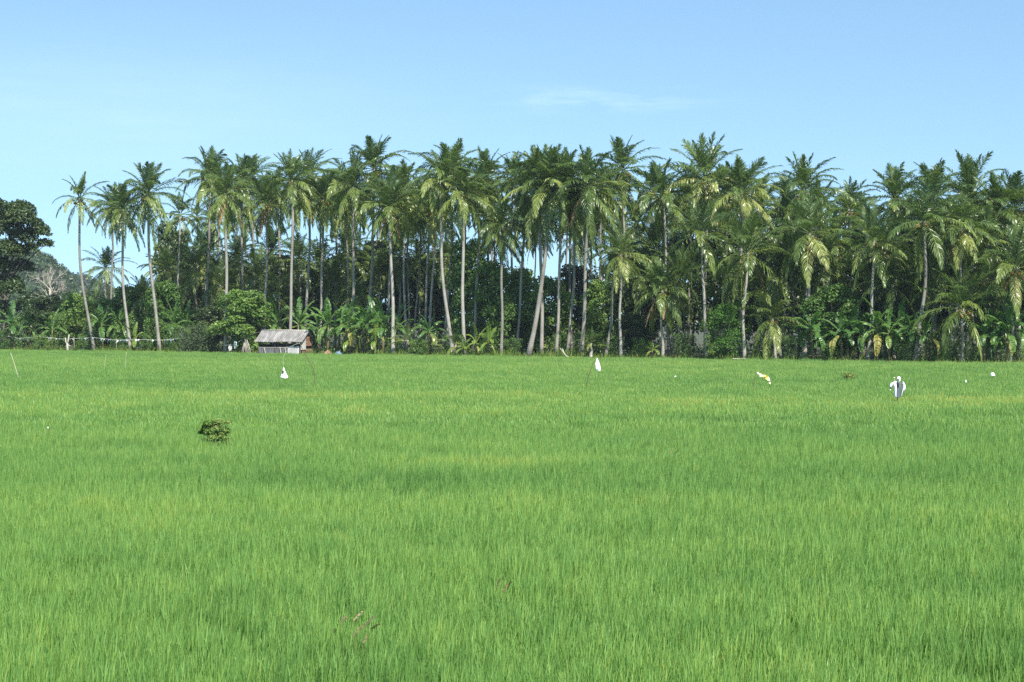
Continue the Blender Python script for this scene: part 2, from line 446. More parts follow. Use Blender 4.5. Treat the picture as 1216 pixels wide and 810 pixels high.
# ------------------------------------------------------------------ palms
def make_palm(hx, hy, bx, t, kind='full', size=1.0, bow=0.0, dead=False, nuts=True, look=None, row='in the front row', thick=1.0, seed=None, label=None, group=None, swell=1.0):
    thick *= .95 if t < 3 else .85
    size *= 1.15 if kind == 'wide' else 1.02
    if 225 < hx and hy < 300: hy += 4
    D = ray_line(bx, t)
    b = at(bx, 400, D); b.z = gz(b.x, b.y)
    Dt = D + R.uniform(-.6, .6)
    top = at(hx, hy, Dt)
    h = top.z - b.z
    root = empty('coconut_palm', b, label, 'palm tree', group)
    e = np.array(top - b)
    K = 16
    s = np.linspace(0, 1, K)
    # the trunk leans out at the foot and straightens towards the crown
    side = np.stack([e[0] * (s + .42 * s * (1 - s)) + bow * np.sin(math.pi * s), e[1] * s + .15 * np.sin(5 * s), e[2] * s], 1)
    side[:, 0] += .10 * np.sin(7.3 * s + hx) * s * (1 - s) * 4
    rad = (np.interp(s, [0, .03, .08, .4, 1], [.30, .24, .185, .155, .125]) * (.8 + .02 * h)) * thick
    rad[0] *= swell
    mb = MB(); side[0, 2] = -.25
    tube(mb, side, rad, 10)
    mb.build('trunk', M['trunk'], root, True)
    rs = np.random.default_rng(int(hx * 7 + hy * 13))
    me = CROWN[kind][int(rs.integers(len(CROWN[kind])))]
    # the shared crowns are turned only a little so that the wind keeps its direction
    cr = bpy.data.objects.new('crown', me); link(cr, root)
    cr.location = e; cr.rotation_euler = (rs.normal(0, .10), rs.normal(0, .10) + math.atan2(e[0], e[2]) * .4, rs.uniform(-.9, .9))
    size *= rs.uniform(.88, 1.08)
    cr.scale = (size * rs.uniform(.90, 1.06), size, size * rs.uniform(.92, 1.10))
    if dead:
        o = bpy.data.objects.new('dead_fronds', DEAD[int(rs.integers(3))]); link(o, root)
        o.location = e; o.rotation_euler = (0, 0, rs.uniform(0, 6)); o.scale = (size,) * 3
    if nuts:
        o = bpy.data.objects.new('coconut_bunch', NUTS[int(rs.integers(3))]); link(o, root)
        o.location = e; o.rotation_euler = (0, 0, rs.uniform(-2.6, -.6)); o.scale = (size,) * 3
    if label is None:
        later(row, bx if 'front' in row else hx, root, look or 'tall', 'coconut palm')
    return root

FR, MI, BK = 'in the front row', 'in the middle row', 'in the back row'
G_P = 'coconut palms of the grove'
# (heart x, heart y, foot x, metres behind the bund, kind, crown size, bow, dead, look, row, thickness)
PALMS = [
 (95, 236, 112, 1, 'sparse', 1.0, -.5, 0, 'slim lone', FR, .9),
 (134, 247, 131, 14, 'yellow', .95, 0, 1, 'thin straight', MI, .8),
 (146, 249, 155, 1, 'full', .98, -.3, 0, 'slim dark-trunked', FR, .95),
 (176, 231, 190, 1, 'full', 1.02, -.2, 0, 'tall thin', FR, 1.0),
 (214, 255, 206, 12, 'sparse', .95, .1, 0, 'thin sparse-leaved', MI, .8),
 (248, 206, 243, 8, 'windy', 1.05, .1, 0, 'very tall', MI, 1.0),
 (268, 226, 268, 1, 'yellow', 1.0, 0, 1, 'tall yellow-fronded', FR, 1.05),
 (258, 213, 270, 24, 'dark', .9, 0, 0, 'rear dark', BK, .9),
 (288, 214, 286, 13, 'full', .95, 0, 0, 'tall upright', MI, .95),
 (299, 205, 303, 22, 'windy', .98, 0, 0, 'tall straight', BK, .95),
 (317, 238, 314, 9, 'yellow', .92, 0, 1, 'yellowish brown-skirted', MI, .95),
 (347, 210, 343, 5, 'full', 1.02, .15, 0, 'tall dark-topped', MI, 1.05),
 (330, 220, 334, 26, 'dark', .9, 0, 0, 'dim rear', BK, .9),
 (368, 206, 361, 12, 'full', .88, .1, 0, 'slim tall', MI, .95),
 (384, 232, 378, 10, 'yellow', .98, .1, 0, 'yellow-skirted', MI, .95),
 (399, 226, 398, 28, 'dark', .9, 0, 0, 'half hidden', BK, .9),
 (420, 218, 416, 6, 'yellow', 1.0, .1, 0, 'pale-trunked', MI, 1.05),
 (413, 240, 412, 18, 'full', .85, 0, 0, 'smaller rear', BK, .9),
 (445, 197, 431, 9, 'windy', 1.12, .2, 0, 'tallest', MI, 1.0),
 (466, 236, 457, 5, 'full', .98, .1, 0, 'slim pale-trunked', MI, .95),
 (464, 243, 467, 1, 'yellow', .92, 0, 1, 'sturdy grey-trunked', FR, 1.05),
 (479, 224, 482, 14, 'full', .95, 0, 0, 'narrow tall', MI, .85),
 (484, 247, 486, 24, 'dark', .85, 0, 0, 'dim thin', BK, .8),
 (499, 252, 489, 20, 'yellow', .85, .2, 0, 'thin leaning', BK, .8),
 (510, 232, 502, 16, 'full', .95, .1, 1, 'leaning brown-trunked', MI, .95),
 (517, 246, 507, 8, 'yellow', .9, .1, 0, 'slim grey', MI, .95),
 (523, 208, 538, 1, 'full', 1.05, -.3, 0, 'tall trunk-leaning-left', FR, 1.0),
 (538, 200, 527, 10, 'dark', .98, .1, 0, 'tall dark-crowned', MI, .95),
 (549, 224, 551, 1, 'full', 1.0, 0, 0, 'tall straight', FR, 1.05),
 (568, 226, 563, 7, 'full', 1.08, .1, 0, 'broad-crowned tall', MI, 1.0),
 (577, 208, 584, 13, 'windy', .95, 0, 0, 'tall wind-combed', MI, .9),
 (583, 240, 588, 26, 'full', .8, 0, 0, 'short rear', BK, .8),
 (597, 264, 595, 2, 'dark', .85, 0, 0, 'short-crowned slim', FR, .9),
 (609, 207, 606, 12, 'dark', .92, 0, 0, 'tall dark thin', MI, .85),
 (623, 225, 612, 7, 'full', .98, .15, 0, 'dark slanting', MI, .95),
 (636, 278, 632, 34, 'dark', .7, 0, 0, 'small distant', BK, .7),
 (649, 217, 627, 1, 'yellow', 1.15, .5, 0, 'big pale leaning', FR, 1.3),
 (641, 208, 643, 4, 'full', 1.0, .1, 0, 'straight pale', MI, 1.1),
 (667, 214, 660, 3, 'full', .98, .1, 0, 'tall slim', FR, .95),
 (683, 240, 674, 4, 'yellow', .9, .1, 1, 'slim brown-skirted', FR, .95),
 (698, 217, 690, 2, 'yellow', 1.05, .1, 1, 'tall brown-skirted', FR, 1.05),
 (675, 215, 679, 22, 'dark', .9, 0, 0, 'rear dark', BK, .85),
 (703, 254, 702, 20, 'full', .85, 0, 0, 'thin straight', BK, .8),
 (714, 222, 708, 13, 'full', .95, 0, 0, 'tall grey', MI, .9),
 (740, 197, 746, 18, 'windy', 1.12, 0, 0, 'tallest windblown', BK, .95),
 (725, 232, 722, 25, 'full', .9, 0, 0, 'half hidden', BK, .85),
 (737, 298, 737, 1, 'wide', .62, 0, 0, 'short yellow-green', FR, .9),
 (729, 296, 719, 2, 'yellow', .6, .2, 0, 'short pale leaning', FR, .9),
 (788, 228, 795, 9, 'full', 1.05, 0, 0, 'tall grey-trunked', MI, .95),
 (773, 222, 772, 20, 'sparse', .9, 0, 0, 'thin pale', BK, .75),
 (838, 208, 838, 11, 'yellow', 1.05, 0, 0, 'tall yellowish', MI, 1.0),
 (820, 226, 818, 24, 'full', .95, 0, 0, 'rear', BK, .9),
 (834, 275, 840, 1, 'wide', .86, -.1, 0, 'wide yellow-fronded', FR, .95),
 (881, 224, 879, 10, 'yellow', 1.0, 0, 0, 'tall yellow', MI, 1.0),
 (862, 226, 866, 22, 'dark', .9, 0, 0, 'rear dark', BK, .85),
 (888, 300, 884, 1, 'wide', .92, -.2, 1, 'broad bright-fronded', FR, .95),
 (786, 345, 787, 1, 'dark', .86, 0, 1, 'low dark', FR, 1.0),
 (955, 222, 958, 16, 'windy', 1.05, 0, 0, 'tall rear', BK, .95),
 (961, 272, 955, 2, 'wide', .84, .2, 1, 'yellow-skirted', FR, .95),
 (934, 262, 930, 15, 'dark', .9, 0, 0, 'dark', MI, .9),
 (1008, 244, 1012, 22, 'sparse', .95, 0, 0, 'thin rear', BK, .85),
 (990, 284, 992, 10, 'full', .85, 0, 1, 'shorter', MI, .9),
 (1037, 282, 1030, 1, 'wide', .80, .15, 0, 'dark-crowned', FR, .95),
 (1050, 300, 1059, 8, 'yellow', .8, 0, 0, 'leaning brown', MI, .85),
 (1097, 258, 1086, 1, 'wide', .88, .35, 0, 'tall white-trunked', FR, 1.0),
 (1064, 232, 1066, 20, 'windy', .95, 0, 0, 'rear tall', BK, .9),
 (1105, 228, 1112, 18, 'dark', 1.0, 0, 0, 'tall rear dark', BK, .9),
 (1140, 268, 1133, 4, 'yellow', 1.0, .1, 1, 'brown-skirted', MI, 1.0),
 (1152, 232, 1158, 15, 'windy', 1.1, 0, 0, 'windswept rear', BK, .95),
 (1182, 248, 1184, 13, 'dark', 1.05, 0, 0, 'dark rear', BK, .95),
 (1208, 244, 1212, 15, 'windy', 1.05, 0, 0, 'rear tall', BK, .95),
 (1207, 318, 1200, 1, 'wide', .78, 0, 1, 'drooping yellow-fronded', FR, .95),
 (1143, 366, 1143, 0.6, 'wide', .78, 0, 0, 'very low spreading', FR, 1.1),
 (917, 378, 921, 2, 'wide', .74, 0, 0, 'low young', FR, 1.0),
 (1172, 330, 1176, 6, 'full', .9, 0, 0, 'shorter dark', MI, .9),
]
for p in PALMS:
    hx, hy, bx, t, kind, size, bow, dead, look, row, th = p
    make_palm(hx, hy, bx, t, kind, size, bow, bool(dead), True, look, row, th, group=G_P)

# low and half-grown palms seen between the trunks, and the crowded rear rows
for (hx, hy, bx, t, kind, size, look) in [
    (125, 318, 128, 16, 'wide', .72, 'half-grown pale green'), (196, 320, 198, 20, 'full', .8, 'half-grown'), (232, 318, 236, 18, 'wide', .8, 'half-grown yellowish'),
    (262, 338, 262, 12, 'wide', .8, 'half-grown'), (308, 330, 312, 18, 'wide', .85, 'half-grown arching'), (332, 352, 334, 16, 'wide', .75, 'short dark'),
    (398, 335, 398, 20, 'full', .85, 'half-grown dark'), (425, 352, 426, 14, 'yellow', .55, 'short brown-skirted'), (452, 325, 450, 24, 'full', .85, 'half-grown dark'),
    (806, 330, 808, 8, 'full', .9, 'half-grown dark'), (925, 322, 926, 7, 'full', .9, 'half-grown dark'), (1012, 330, 1010, 9, 'dark', .9, 'half-grown shadowed'),
    (1085, 335, 1088, 12, 'dark', .9, 'half-grown shadowed'), (1130, 330, 1126, 8, 'wide', .75, 'half-grown'), (862, 330, 865, 8, 'dark', .85, 'half-grown shadowed'),
    (244, 298, 246, 26, 'full', .9, 'tall half-grown'), (284, 306, 288, 22, 'full', .85, 'half-grown'), (322, 300, 326, 30, 'wide', .85, 'half-grown arching'), (356, 308, 358, 24, 'full', .9, 'half-grown'),
    (378, 318, 382, 30, 'wide', .8, 'half-grown arching'), (412, 300, 414, 26, 'full', .9, 'half-grown'), (438, 310, 440, 30, 'dark', .85, 'half-grown dim'), (474, 304, 476, 24, 'full', .85, 'half-grown'),
    (498, 316, 500, 28, 'wide', .8, 'half-grown arching'), (530, 306, 532, 26, 'full', .85, 'half-grown'), (776, 296, 778, 12, 'wide', .8, 'half-grown broad'), (902, 345, 904, 5, 'wide', .7, 'half-grown low'),
    (978, 318, 980, 7, 'wide', .78, 'half-grown broad'), (1060, 338, 1062, 6, 'wide', .72, 'half-grown low'), (1108, 312, 1110, 8, 'wide', .8, 'half-grown broad'), (1172, 286, 1174, 8, 'wide', .82, 'half-grown tall'), (940, 300, 942, 9, 'wide', .8, 'half-grown broad'),
    (760, 325, 762, 10, 'dark', .85, 'half-grown shadowed'), (170, 352, 172, 7, 'full', .62, 'low drooping')]:
    make_palm(hx, hy, bx, t, kind, size, 0, hx == 425, False, look, 'such palm', 1.0, group='half-grown palms between the trunks')
for (hx, hy, bx, t, size, look) in [(484, 404, 485, 1.5, .62, 'yellowish young'), (541, 410, 542, 1.0, .60, 'leafy young'), (702, 408, 702, 1.0, .58, 'leafy young'),
                                    (516, 408, 516, 4, .5, 'small young'), (100, 388, 100, 5, .6, 'leafy young'), (652, 412, 652, 5, .4, 'smallest young')]:
    make_palm(hx, hy, bx, t, 'young', size, 0, False, False, look, 'trunkless one', 1.2, group='young palms along the bund')
rr = random.Random(5)
for i in range(46):
    hx = 232 + i * 21.8 + rr.uniform(-9, 9)
    hy = rr.uniform(228, 262) + (18 if 560 < hx < 800 else 0) + (14 if hx > 980 else 0)
    make_palm(hx, hy, hx + rr.uniform(-8, 8), rr.uniform(28, 48), rr.choice(['full', 'dark', 'yellow', 'full', 'sparse']), rr.uniform(.72, .95), 0, False, False,
              label='rear palm of the crowded grove, mostly hidden behind nearer palms', group='hidden rear palms of the grove', thick=.8)

# ------------------------------------------------------------------ broadleaf trees and shrubs
TREE = {
    'dark': [tree_meshes(400 + i, 10, 7.5, 8000, .46, 'leaf_dark') for i in range(3)],
    'mid': [tree_meshes(420 + i, 10, 7.5, 8000, .44, 'leaf_mid') for i in range(4)],
    'lush': [tree_meshes(470 + i, 10, 7.5, 8000, .44, 'leaf_lush', .12) for i in range(3)],
    'lushbush': [tree_meshes(480 + i, 10, 12, 3600, .6, 'leaf_lush', .04, 20) for i in range(2)],
    'bright': [tree_meshes(440, 10, 9, 8000, .36, 'leaf_bright', .05)],
    'bush': [tree_meshes(450 + i, 10, 12, 3200, .6, 'leaf_mid', .04, 20) for i in range(2)],
    'greybush': [tree_meshes(460, 10, 16, 4200, .62, 'leaf_grey', .04, 26)],
}
def make_tree(px, top, width, t, kind, look, row, name='broadleaf_tree', cat='tree', noun='tree', group=None, label=None):
    D = ray_line(px, t)
    b = at(px, 400, D); b.z = gz(b.x, b.y)
    h = CZ + (HZ - top) / F * D - b.z
    w = width / F * D
    tm, cm = R.choice(TREE[kind])
    w0 = {'dark': 7.5, 'mid': 7.5, 'lush': 7.5, 'lushbush': 12, 'bright': 9, 'bush': 12, 'greybush': 16}[kind]
    root = empty(name, b, label, cat, group)
    for nm, me in (('trunk', tm), ('crown', cm)):
        o = bpy.data.objects.new(nm, me); link(o, root)
        o.scale = (w / w0, w / w0, h / 10); o.rotation_euler = (0, 0, R.uniform(0, 6.28))
    if label is None: later(row, px, root, look, noun)
    return root

G_T = 'broadleaf trees behind the palms'
for (px, top, w, t, k, look) in [
    (52, 352, 52, 5, 'dark', 'small dark'), (92, 350, 50, 6, 'lush', 'light green'), (158, 340, 60, 9, 'lush', 'rounded green'), (124, 356, 46, 8, 'lush', 'low green'),
    (206, 268, 52, 26, 'dark', 'tall dark'), (196, 336, 50, 6, 'lush', 'low green'), (228, 300, 60, 30, 'dark', 'dark'), (262, 306, 60, 30, 'dark', 'dark'), (300, 318, 60, 26, 'mid', 'shaded'),
    (338, 306, 64, 32, 'dark', 'dark'), (374, 312, 60, 28, 'dark', 'dark'), (412, 300, 60, 34, 'dark', 'dark'), (448, 290, 64, 32, 'dark', 'dark tall'),
    (486, 306, 60, 30, 'dark', 'dark'), (522, 298, 60, 32, 'dark', 'dark'), (556, 288, 60, 11, 'lush', 'leafy tall'), (584, 312, 62, 9, 'lush', 'bright leafy'),
    (618, 322, 60, 12, 'lush', 'leafy'), (652, 330, 56, 10, 'lush', 'leafy'), (684, 318, 54, 26, 'dark', 'dark'), (712, 334, 50, 11, 'lush', 'leafy'),
    (748, 290, 62, 20, 'dark', 'tall dark'), (768, 300, 56, 12, 'dark', 'dark'), (806, 280, 66, 26, 'dark', 'dark'), (846, 270, 66, 30, 'dark', 'dark'), (884, 274, 66, 28, 'dark', 'dark'), (926, 268, 66, 26, 'dark', 'dark'),
    (966, 278, 66, 26, 'dark', 'dark'), (1004, 280, 66, 24, 'dark', 'dark'), (1044, 276, 66, 26, 'dark', 'dark'), (1084, 270, 66, 24, 'dark', 'dark'), (1124, 272, 66, 22, 'dark', 'dark'),
    (1164, 276, 66, 22, 'dark', 'dark'), (1204, 272, 66, 20, 'dark', 'dark'), (1246, 262, 70, 18, 'dark', 'dark'), (-30, 330, 70, 26, 'mid', 'pale'),]:
    make_tree(px, top, w, t, k, look, 'behind the palms', group=G_T, noun='broadleaf tree')
for (px, top, w, t, k, look) in [(290, 346, 70, 2.5, 'lush', 'dense rounded'), (252, 362, 44, 4, 'dark', 'dark small'), (990, 340, 62, 3, 'lush', 'dense rounded'), (1020, 348, 44, 7, 'dark', 'dark'), (755, 372, 44, 5, 'dark', 'dark'),
                                 (1065, 350, 50, 7, 'dark', 'dark'), (1180, 352, 44, 5, 'mid', 'mid green'), (600, 350, 44, 7, 'lush', 'mid green'), (640, 362, 40, 9, 'dark', 'dark')]:
    make_tree(px, top, w, t, k, look, 'low tree', group='low broadleaf trees in front of the grove', noun='broadleaf tree')
make_tree(862, 362, 54, 1.5, 'bright', '', '', 'broadleaf_tree', 'tree', label='dense bright green bushy tree between the two broad yellow-fronded front palms')
make_tree(231, 390, 52, .2, 'greybush', '', '', 'shrub', 'bush', label='low rounded grey-green bush at the rice edge left of the hut')
for i, (px, top, w, t) in enumerate([(8, 392, 24, .6), (48, 398, 22, .3), (100, 398, 20, 1), (142, 402, 18, 1.4), (178, 396, 22, 2), (206, 385, 20, 2), (312, 398, 20, 4), (470, 402, 20, 2),
                                     (500, 404, 26, .8), (610, 402, 26, 4), (665, 398, 22, 6), (730, 398, 26, 4), (812, 396, 26, 3), (846, 398, 28, .8), (905, 398, 24, 3), (940, 400, 24, 2),
                                     (985, 405, 20, 1), (1052, 396, 26, 3), (1110, 398, 28, 2), (1128, 404, 24, 1.5), (1165, 402, 22, 2), (1210, 400, 24, 2), (30, 376, 34, 3), (70, 372, 34, 3.5), (110, 378, 30, 3), (150, 374, 32, 4), (182, 378, 30, 3), (245, 388, 24, 2), (540, 398, 26, 3), (580, 396, 24, 4), (690, 396, 24, 4), (760, 402, 22, 2), (1080, 404, 22, 1), (1150, 408, 20, 1)]):
    make_tree(px, top, w, t, 'lushbush' if i % 3 else 'bush', R.choice(['leafy green', 'low leafy']), 'shrub', 'shrub', 'bush', 'at the grove foot', 'shrubs at the foot of the grove')

def big_tree():
    D = ray_line(4, 6)
    b = at(4, 400, D); b.z = gz(b.x, b.y)
    root = empty('broadleaf_tree', b, 'big dark-leaved tree with a heavy lobed crown at the left edge', 'tree')
    rng = np.random.default_rng(77); tr, cr = MB(), MB()
    k = D / F
    tube(tr, [(0, 0, -.3), (.2, 0, 3), (0, .2, 6.5), (.3, 0, 11)], [.55, .45, .36, .2], 9)
    C, Q = [], []
    for (px, py, q) in [(-30, 262, 20), (-8, 252, 20), (14, 250, 17), (30, 262, 16), (44, 276, 13), (8, 272, 22), (28, 284, 15), (50, 290, 9), (-20, 285, 22), (10, 300, 18), (-5, 318, 17), (20, 318, 13), (-30, 310, 22),
                        (5, 340, 18), (22, 345, 13), (-25, 340, 20), (30, 365, 14), (-4, 368, 16), (22, 300, 12), (40, 266, 9), (0, 244, 10), (26, 250, 9), (36, 296, 9)]:
        c = np.array([(px - 4) * k, rng.normal(0, 1.4), CZ + (HZ - py) * k - b.z])
        C.append(c); Q.append(q * k * 1.22)
        tube(tr, [(0, 0, min(c[2] * .6, 10)), c * [.5, .5, .82], c], [.16, .1, .03], 6)
    leafy(cr, rng, C, Q, 24000, .44, tint=.42)
    tr.build('trunk', M['bark'], root, True); cr.build('crown', M['leaf_dark'], root)
big_tree()

def bare_tree():
    D = ray_line(62, 22)
    b = at(58, 400, D); b.z = gz(b.x, b.y)
    root = empty('dead_tree', b, 'bare pale tree with a fan of leafless branches before the hill', 'tree')
    rng = np.random.default_rng(5); mb = MB()
    H = CZ + (HZ - 340) / F * D - b.z
    tube(mb, [(0, 0, -.3), (.1, 0, H * .6), (.2, 0, H)], [.26, .2, .14], 7)
    br = MB()
    def grow(p, d, L, r, lv):
        q = p + d * L
        tube(br, [p, (p + q) / 2 + rng.normal(0, .05 * L, 3), q], [r, r * .8, r * .55], 5)
        if lv == 0: return
        for _ in range(4 if lv > 1 else 3):
            nd = unit(d + rng.normal(0, .42, 3) + np.array([.08, 0, .12]))
            grow(q - d * L * rng.uniform(0, .4), nd, L * rng.uniform(.6, .85), r * .55, lv - 1)
    for a in np.linspace(-.7, .9, 6):
        grow(np.array([.15, 0, H * rng.uniform(.7, 1)]), unit(np.array([math.sin(a), rng.normal(0, .4), math.cos(a)])), 1.5, .1, 3)
    mb.build('trunk', M['palebark'], root, True); br.build('branches', M['palebark'], root)
bare_tree()

# ------------------------------------------------------------------ banana plants
def banana_mesh(seed, n=12, L=2.2, H=2.0, mat='banana', ragged=.5):
    rng = np.random.default_rng(seed); lv, st = MB(), MB()
    lean = rng.normal(0, .12, 2)
    tube(st, [(0, 0, -.2), (lean[0] * .4, lean[1] * .4, H * .5), (lean[0], lean[1], H)], [.13, .11, .07], 8, rng.uniform(.35, .7))
    for i in range(n):
        k = i / (n - 1)
        az = i * 2.39996 + rng.normal(0, .3)
        el = RAD(84 - 92 * k) + rng.normal(0, .12); bend = 1.0 + 1.0 * k + rng.normal(0, .2)
        Lf = L * rng.uniform(.8, 1.15); K = 15
        s = np.linspace(0, 1, K); e = el - bend * s ** 1.5; ds = Lf / (K - 1)
        r = np.concatenate([[0], np.cumsum(np.cos(e[:-1]) * ds)]); z = np.concatenate([[0], np.cumsum(np.sin(e[:-1]) * ds)])
        P = np.stack([math.cos(az) * r + lean[0] + WIND[0] * s ** 2 * Lf, math.sin(az) * r + lean[1], z + H - .1 * k], 1)
        tube(lv, P, np.linspace(.04, .008, K), 4, .7, cap=False)
        T = unit(np.gradient(P, axis=0)); S = np.array([-math.sin(az), math.cos(az), 0.0]); S = unit(S - (T @ S)[:, None] * T); N = np.cross(S, T)
        w = .34 * np.interp(s, [0, .14, .25, .6, .9, 1], [0, .05, .8, 1, .6, .08])
        base = .25 + .25 * k + rng.normal(0, .07) + (.35 if k > .85 and rng.random() < .6 else 0)
        for side in (-1, 1):
            j = 2
            while j < K - 1:                         # strips between tears
                m = min(j + int(rng.integers(1, 4)), K - 1)
                dr = rng.uniform(-.1, .9) * ragged + .15
                vv, ff = [], []
                for q in range(j, m + 1):
                    g = .08 if q in (j, m) else 0.0
                    p = P[q] + T[q] * (ds * .18 * (1 if q == j else -1 if q == m else 0))
                    mid = p + side * S[q] * w[q] * .55 + N[q] * .06
                    end = p + side * S[q] * w[q] * (1 - dr * .4) - np.array([0, 0, 1]) * w[q] * dr * .9 + T[q] * .1
                    vv += [p, mid, end]
                for q in range(m - j):
                    a = q * 3; ff += [(a, a + 1, a + 4, a + 3), (a + 1, a + 2, a + 5, a + 4)]
                lv.add(vv, ff, float(np.clip(base + rng.normal(0, .06), 0, 1)))
                j = m
    return lv.mesh('leaves', M[mat]), st.mesh('stem', M['bstem'], True)
BAN = [banana_mesh(500 + i) for i in range(6)]
BANY = [banana_mesh(520 + i, 7, 1.6, 1.0, 'banana_yellow', .3) for i in range(2)]
def make_banana(px, hy, t, look, row='in the row', yellow=False, size=1.0):
    D = ray_line(px, t); b = at(px, 400, D); b.z = gz(b.x, b.y)
    h = CZ + (HZ - hy) / F * D - b.z
    root = empty('banana_plant', b, None, 'banana plant', 'banana plants along the grove')
    lv, st = R.choice(BANY if yellow else BAN)
    k = max(.35, min(h / (1.0 if yellow else 2.0), 1.6))
    rz = R.uniform(0, 6.28)
    for nm, me in (('leaves', lv), ('stem', st)):
        o = bpy.data.objects.new(nm, me); link(o, root); o.rotation_euler = (0, 0, rz)
        o.scale = (size * (.6 + .4 * k), size * (.6 + .4 * k), k)
    later(row, px, root, look, 'banana plant')
for (px, hy, t, look) in [
    (14, 384, .8, 'tall'), (36, 388, 3, 'shorter'), (62, 392, 2, 'small'), (122, 374, 2, 'tall thick-stemmed'), (140, 380, 4, 'broad-leaved'), (88, 384, 6, 'half hidden'),
    (172, 388, 6, 'small'), (206, 380, 3, 'tall dark'), (221, 378, 6, 'half hidden'), (378, 388, 3, 'leafy'), (389, 384, 1.2, 'leafy tall'), (402, 378, 2.5, 'tall'), (413, 386, .8, 'ragged'), (424, 384, 3, 'leafy'),
    (434, 388, 1.2, 'brown-stemmed'), (444, 380, 2.5, 'tall brown-stemmed'), (455, 388, 2, 'ragged'), (468, 390, 4, 'half hidden'), (512, 394, 2, 'small'), (966, 392, .8, 'ragged brown-stemmed'), (978, 398, 1.6, 'small'),
    (1000, 396, .8, 'brown-stemmed'), (1014, 392, 2, 'leafy'), (1026, 398, 1.2, 'short'), (1042, 392, .9, 'brown-stemmed'), (1056, 396, 1.4, 'pale-stemmed'), (1070, 392, 2.5, 'leafy'),
    (1084, 396, 1.4, 'short'), (1102, 398, 1, 'short'), (1168, 398, .8, 'yellow-tipped'), (1182, 394, 1.8, 'leafy'), (1196, 396, 1, 'short'), (1209, 390, 1.5, 'tall'), (948, 398, 3, 'half hidden'), (330, 384, 8, 'half hidden'), (352, 380, 7, 'tall half hidden')]:
    make_banana(px, hy, t, look)
for (px, hy, t, look) in [(416, 404, .6, 'young yellow-green'), (566, 408, .6, 'yellowish'), (581, 407, .9, 'yellowish leaning'), (775, 416, .5, 'tiny yellow-green'), (446, 402, .6, 'young yellowing'), (551, 414, .4, 'tiny yellow'), (160, 404, .8, 'small yellow-green')]:
    make_banana(px, hy, t, look, 'yellow one', True, .8)

# ------------------------------------------------------------------ ground, hills, weeds
def build_ground():
    xs = sorted(set(list(np.linspace(-900, 900, 61)) + list(np.linspace(-120, 100, 89))))
    ts = [-420, -250, -120, -60, -20, -5, -2.2, -1.2, -.6, 0, .7, 1.5, 3, 8, 20, 50, 100, 200, 400, 700, 1300]
    mb = MB(); v = [(x, yline(x) + t, gz(x, yline(x) + t) + (.06 * math.sin(x * 1.7) + .05 * math.sin(x * .6 + 1) if 0 <= t <= 8 else 0)) for t in ts for x in xs]
    n = len(xs)
    mb.add(v, [(i * n + j, i * n + j + 1, (i + 1) * n + j + 1, (i + 1) * n + j) for i in range(len(ts) - 1) for j in range(n - 1)])
    o = mb.build('ground', M['soil'], None, True); tag(o, 'bare soil under the rice and the palm grove', 'ground', kind='structure')
build_ground()

def hill(D, prof, depth, seed, label, tree_amp, nt_=420):
    """a wooded ridge whose skyline passes through the listed photo points"""
    rng = np.random.default_rng(seed); px = [p[0] for p in prof]; py = [p[1] for p in prof]
    nx, ny = 150, 26
    X = np.linspace(px[0], px[-1], nx); mb = MB(); v = []
    bumps = rng.normal(0, 1, (ny, nx))
    for j in range(ny):
        q = j / (ny - 1) * 2 - 1            # -1 front foot, 0 ridge, 1 back foot
        for i in range(nx):
            top = CZ + (HZ - np.interp(X[i], px, py)) / F * D
            edge = math.sin(math.pi * min(max((X[i] - px[0]) / (px[-1] - px[0]), 0), 1)) ** .3
            z = top * (1 - abs(q) ** 1.6) + bumps[j, i] * tree_amp * (1 - abs(q))
            v.append(((X[i] - PX0) / F * D + rng.normal(0, .6), D + q * depth, z - .3))
    mb.add(v, [(j * nx + i, j * nx + i + 1, (j + 1) * nx + i + 1, (j + 1) * nx + i) for j in range(ny - 1) for i in range(nx - 1)])
    C = []; Q = []
    for _ in range(nt_):
        i = rng.uniform(0, 1); q = rng.uniform(-.75, .02); x = px[0] + i * (px[-1] - px[0])
        top = CZ + (HZ - np.interp(x, px, py)) / F * D
        C.append(((x - PX0) / F * D, D + q * depth, top * (1 - abs(q) ** 1.6) - .3)); r_ = tree_amp * rng.uniform(2.2, 4.2); Q.append((r_, r_, r_ * .8))
    leafy(mb, rng, C, Q, nt_ * 42, tree_amp * 1.5, tint=.42); mb.m = [0] * (len(mb.m) - nt_ * 42) + [1] * (nt_ * 42)
    o = mb.build('hill', [M['hill'], M['leaf_dark']], None, False); tag(o, label, 'hill', kind='structure')
hill(820, [(-120, 330), (-60, 304), (-10, 300), (30, 299), (50, 305), (68, 318), (85, 336), (100, 352), (130, 375)], 120, 1, 'nearer green wooded hill behind the big dark tree', 1.2)
hill(1500, [(-60, 350), (0, 326), (50, 322), (85, 324), (105, 332), (122, 340), (150, 347), (200, 352), (300, 358), (420, 372)], 180, 2, 'farther bluish wooded hill beyond the first', 1.9)

def vnoise(x, y, seed):
    """smooth value noise"""
    rng = np.random.default_rng(seed); T = rng.random((64, 64))
    xi = np.floor(x).astype(int); yi = np.floor(y).astype(int); fx = x - xi; fy = y - yi
    fx = fx * fx * (3 - 2 * fx); fy = fy * fy * (3 - 2 * fy)
    g = lambda a, b: T[a % 64, b % 64]
    return (g(xi, yi) * (1 - fx) + g(xi + 1, yi) * fx) * (1 - fy) + (g(xi, yi + 1) * (1 - fx) + g(xi + 1, yi + 1) * fx) * fy

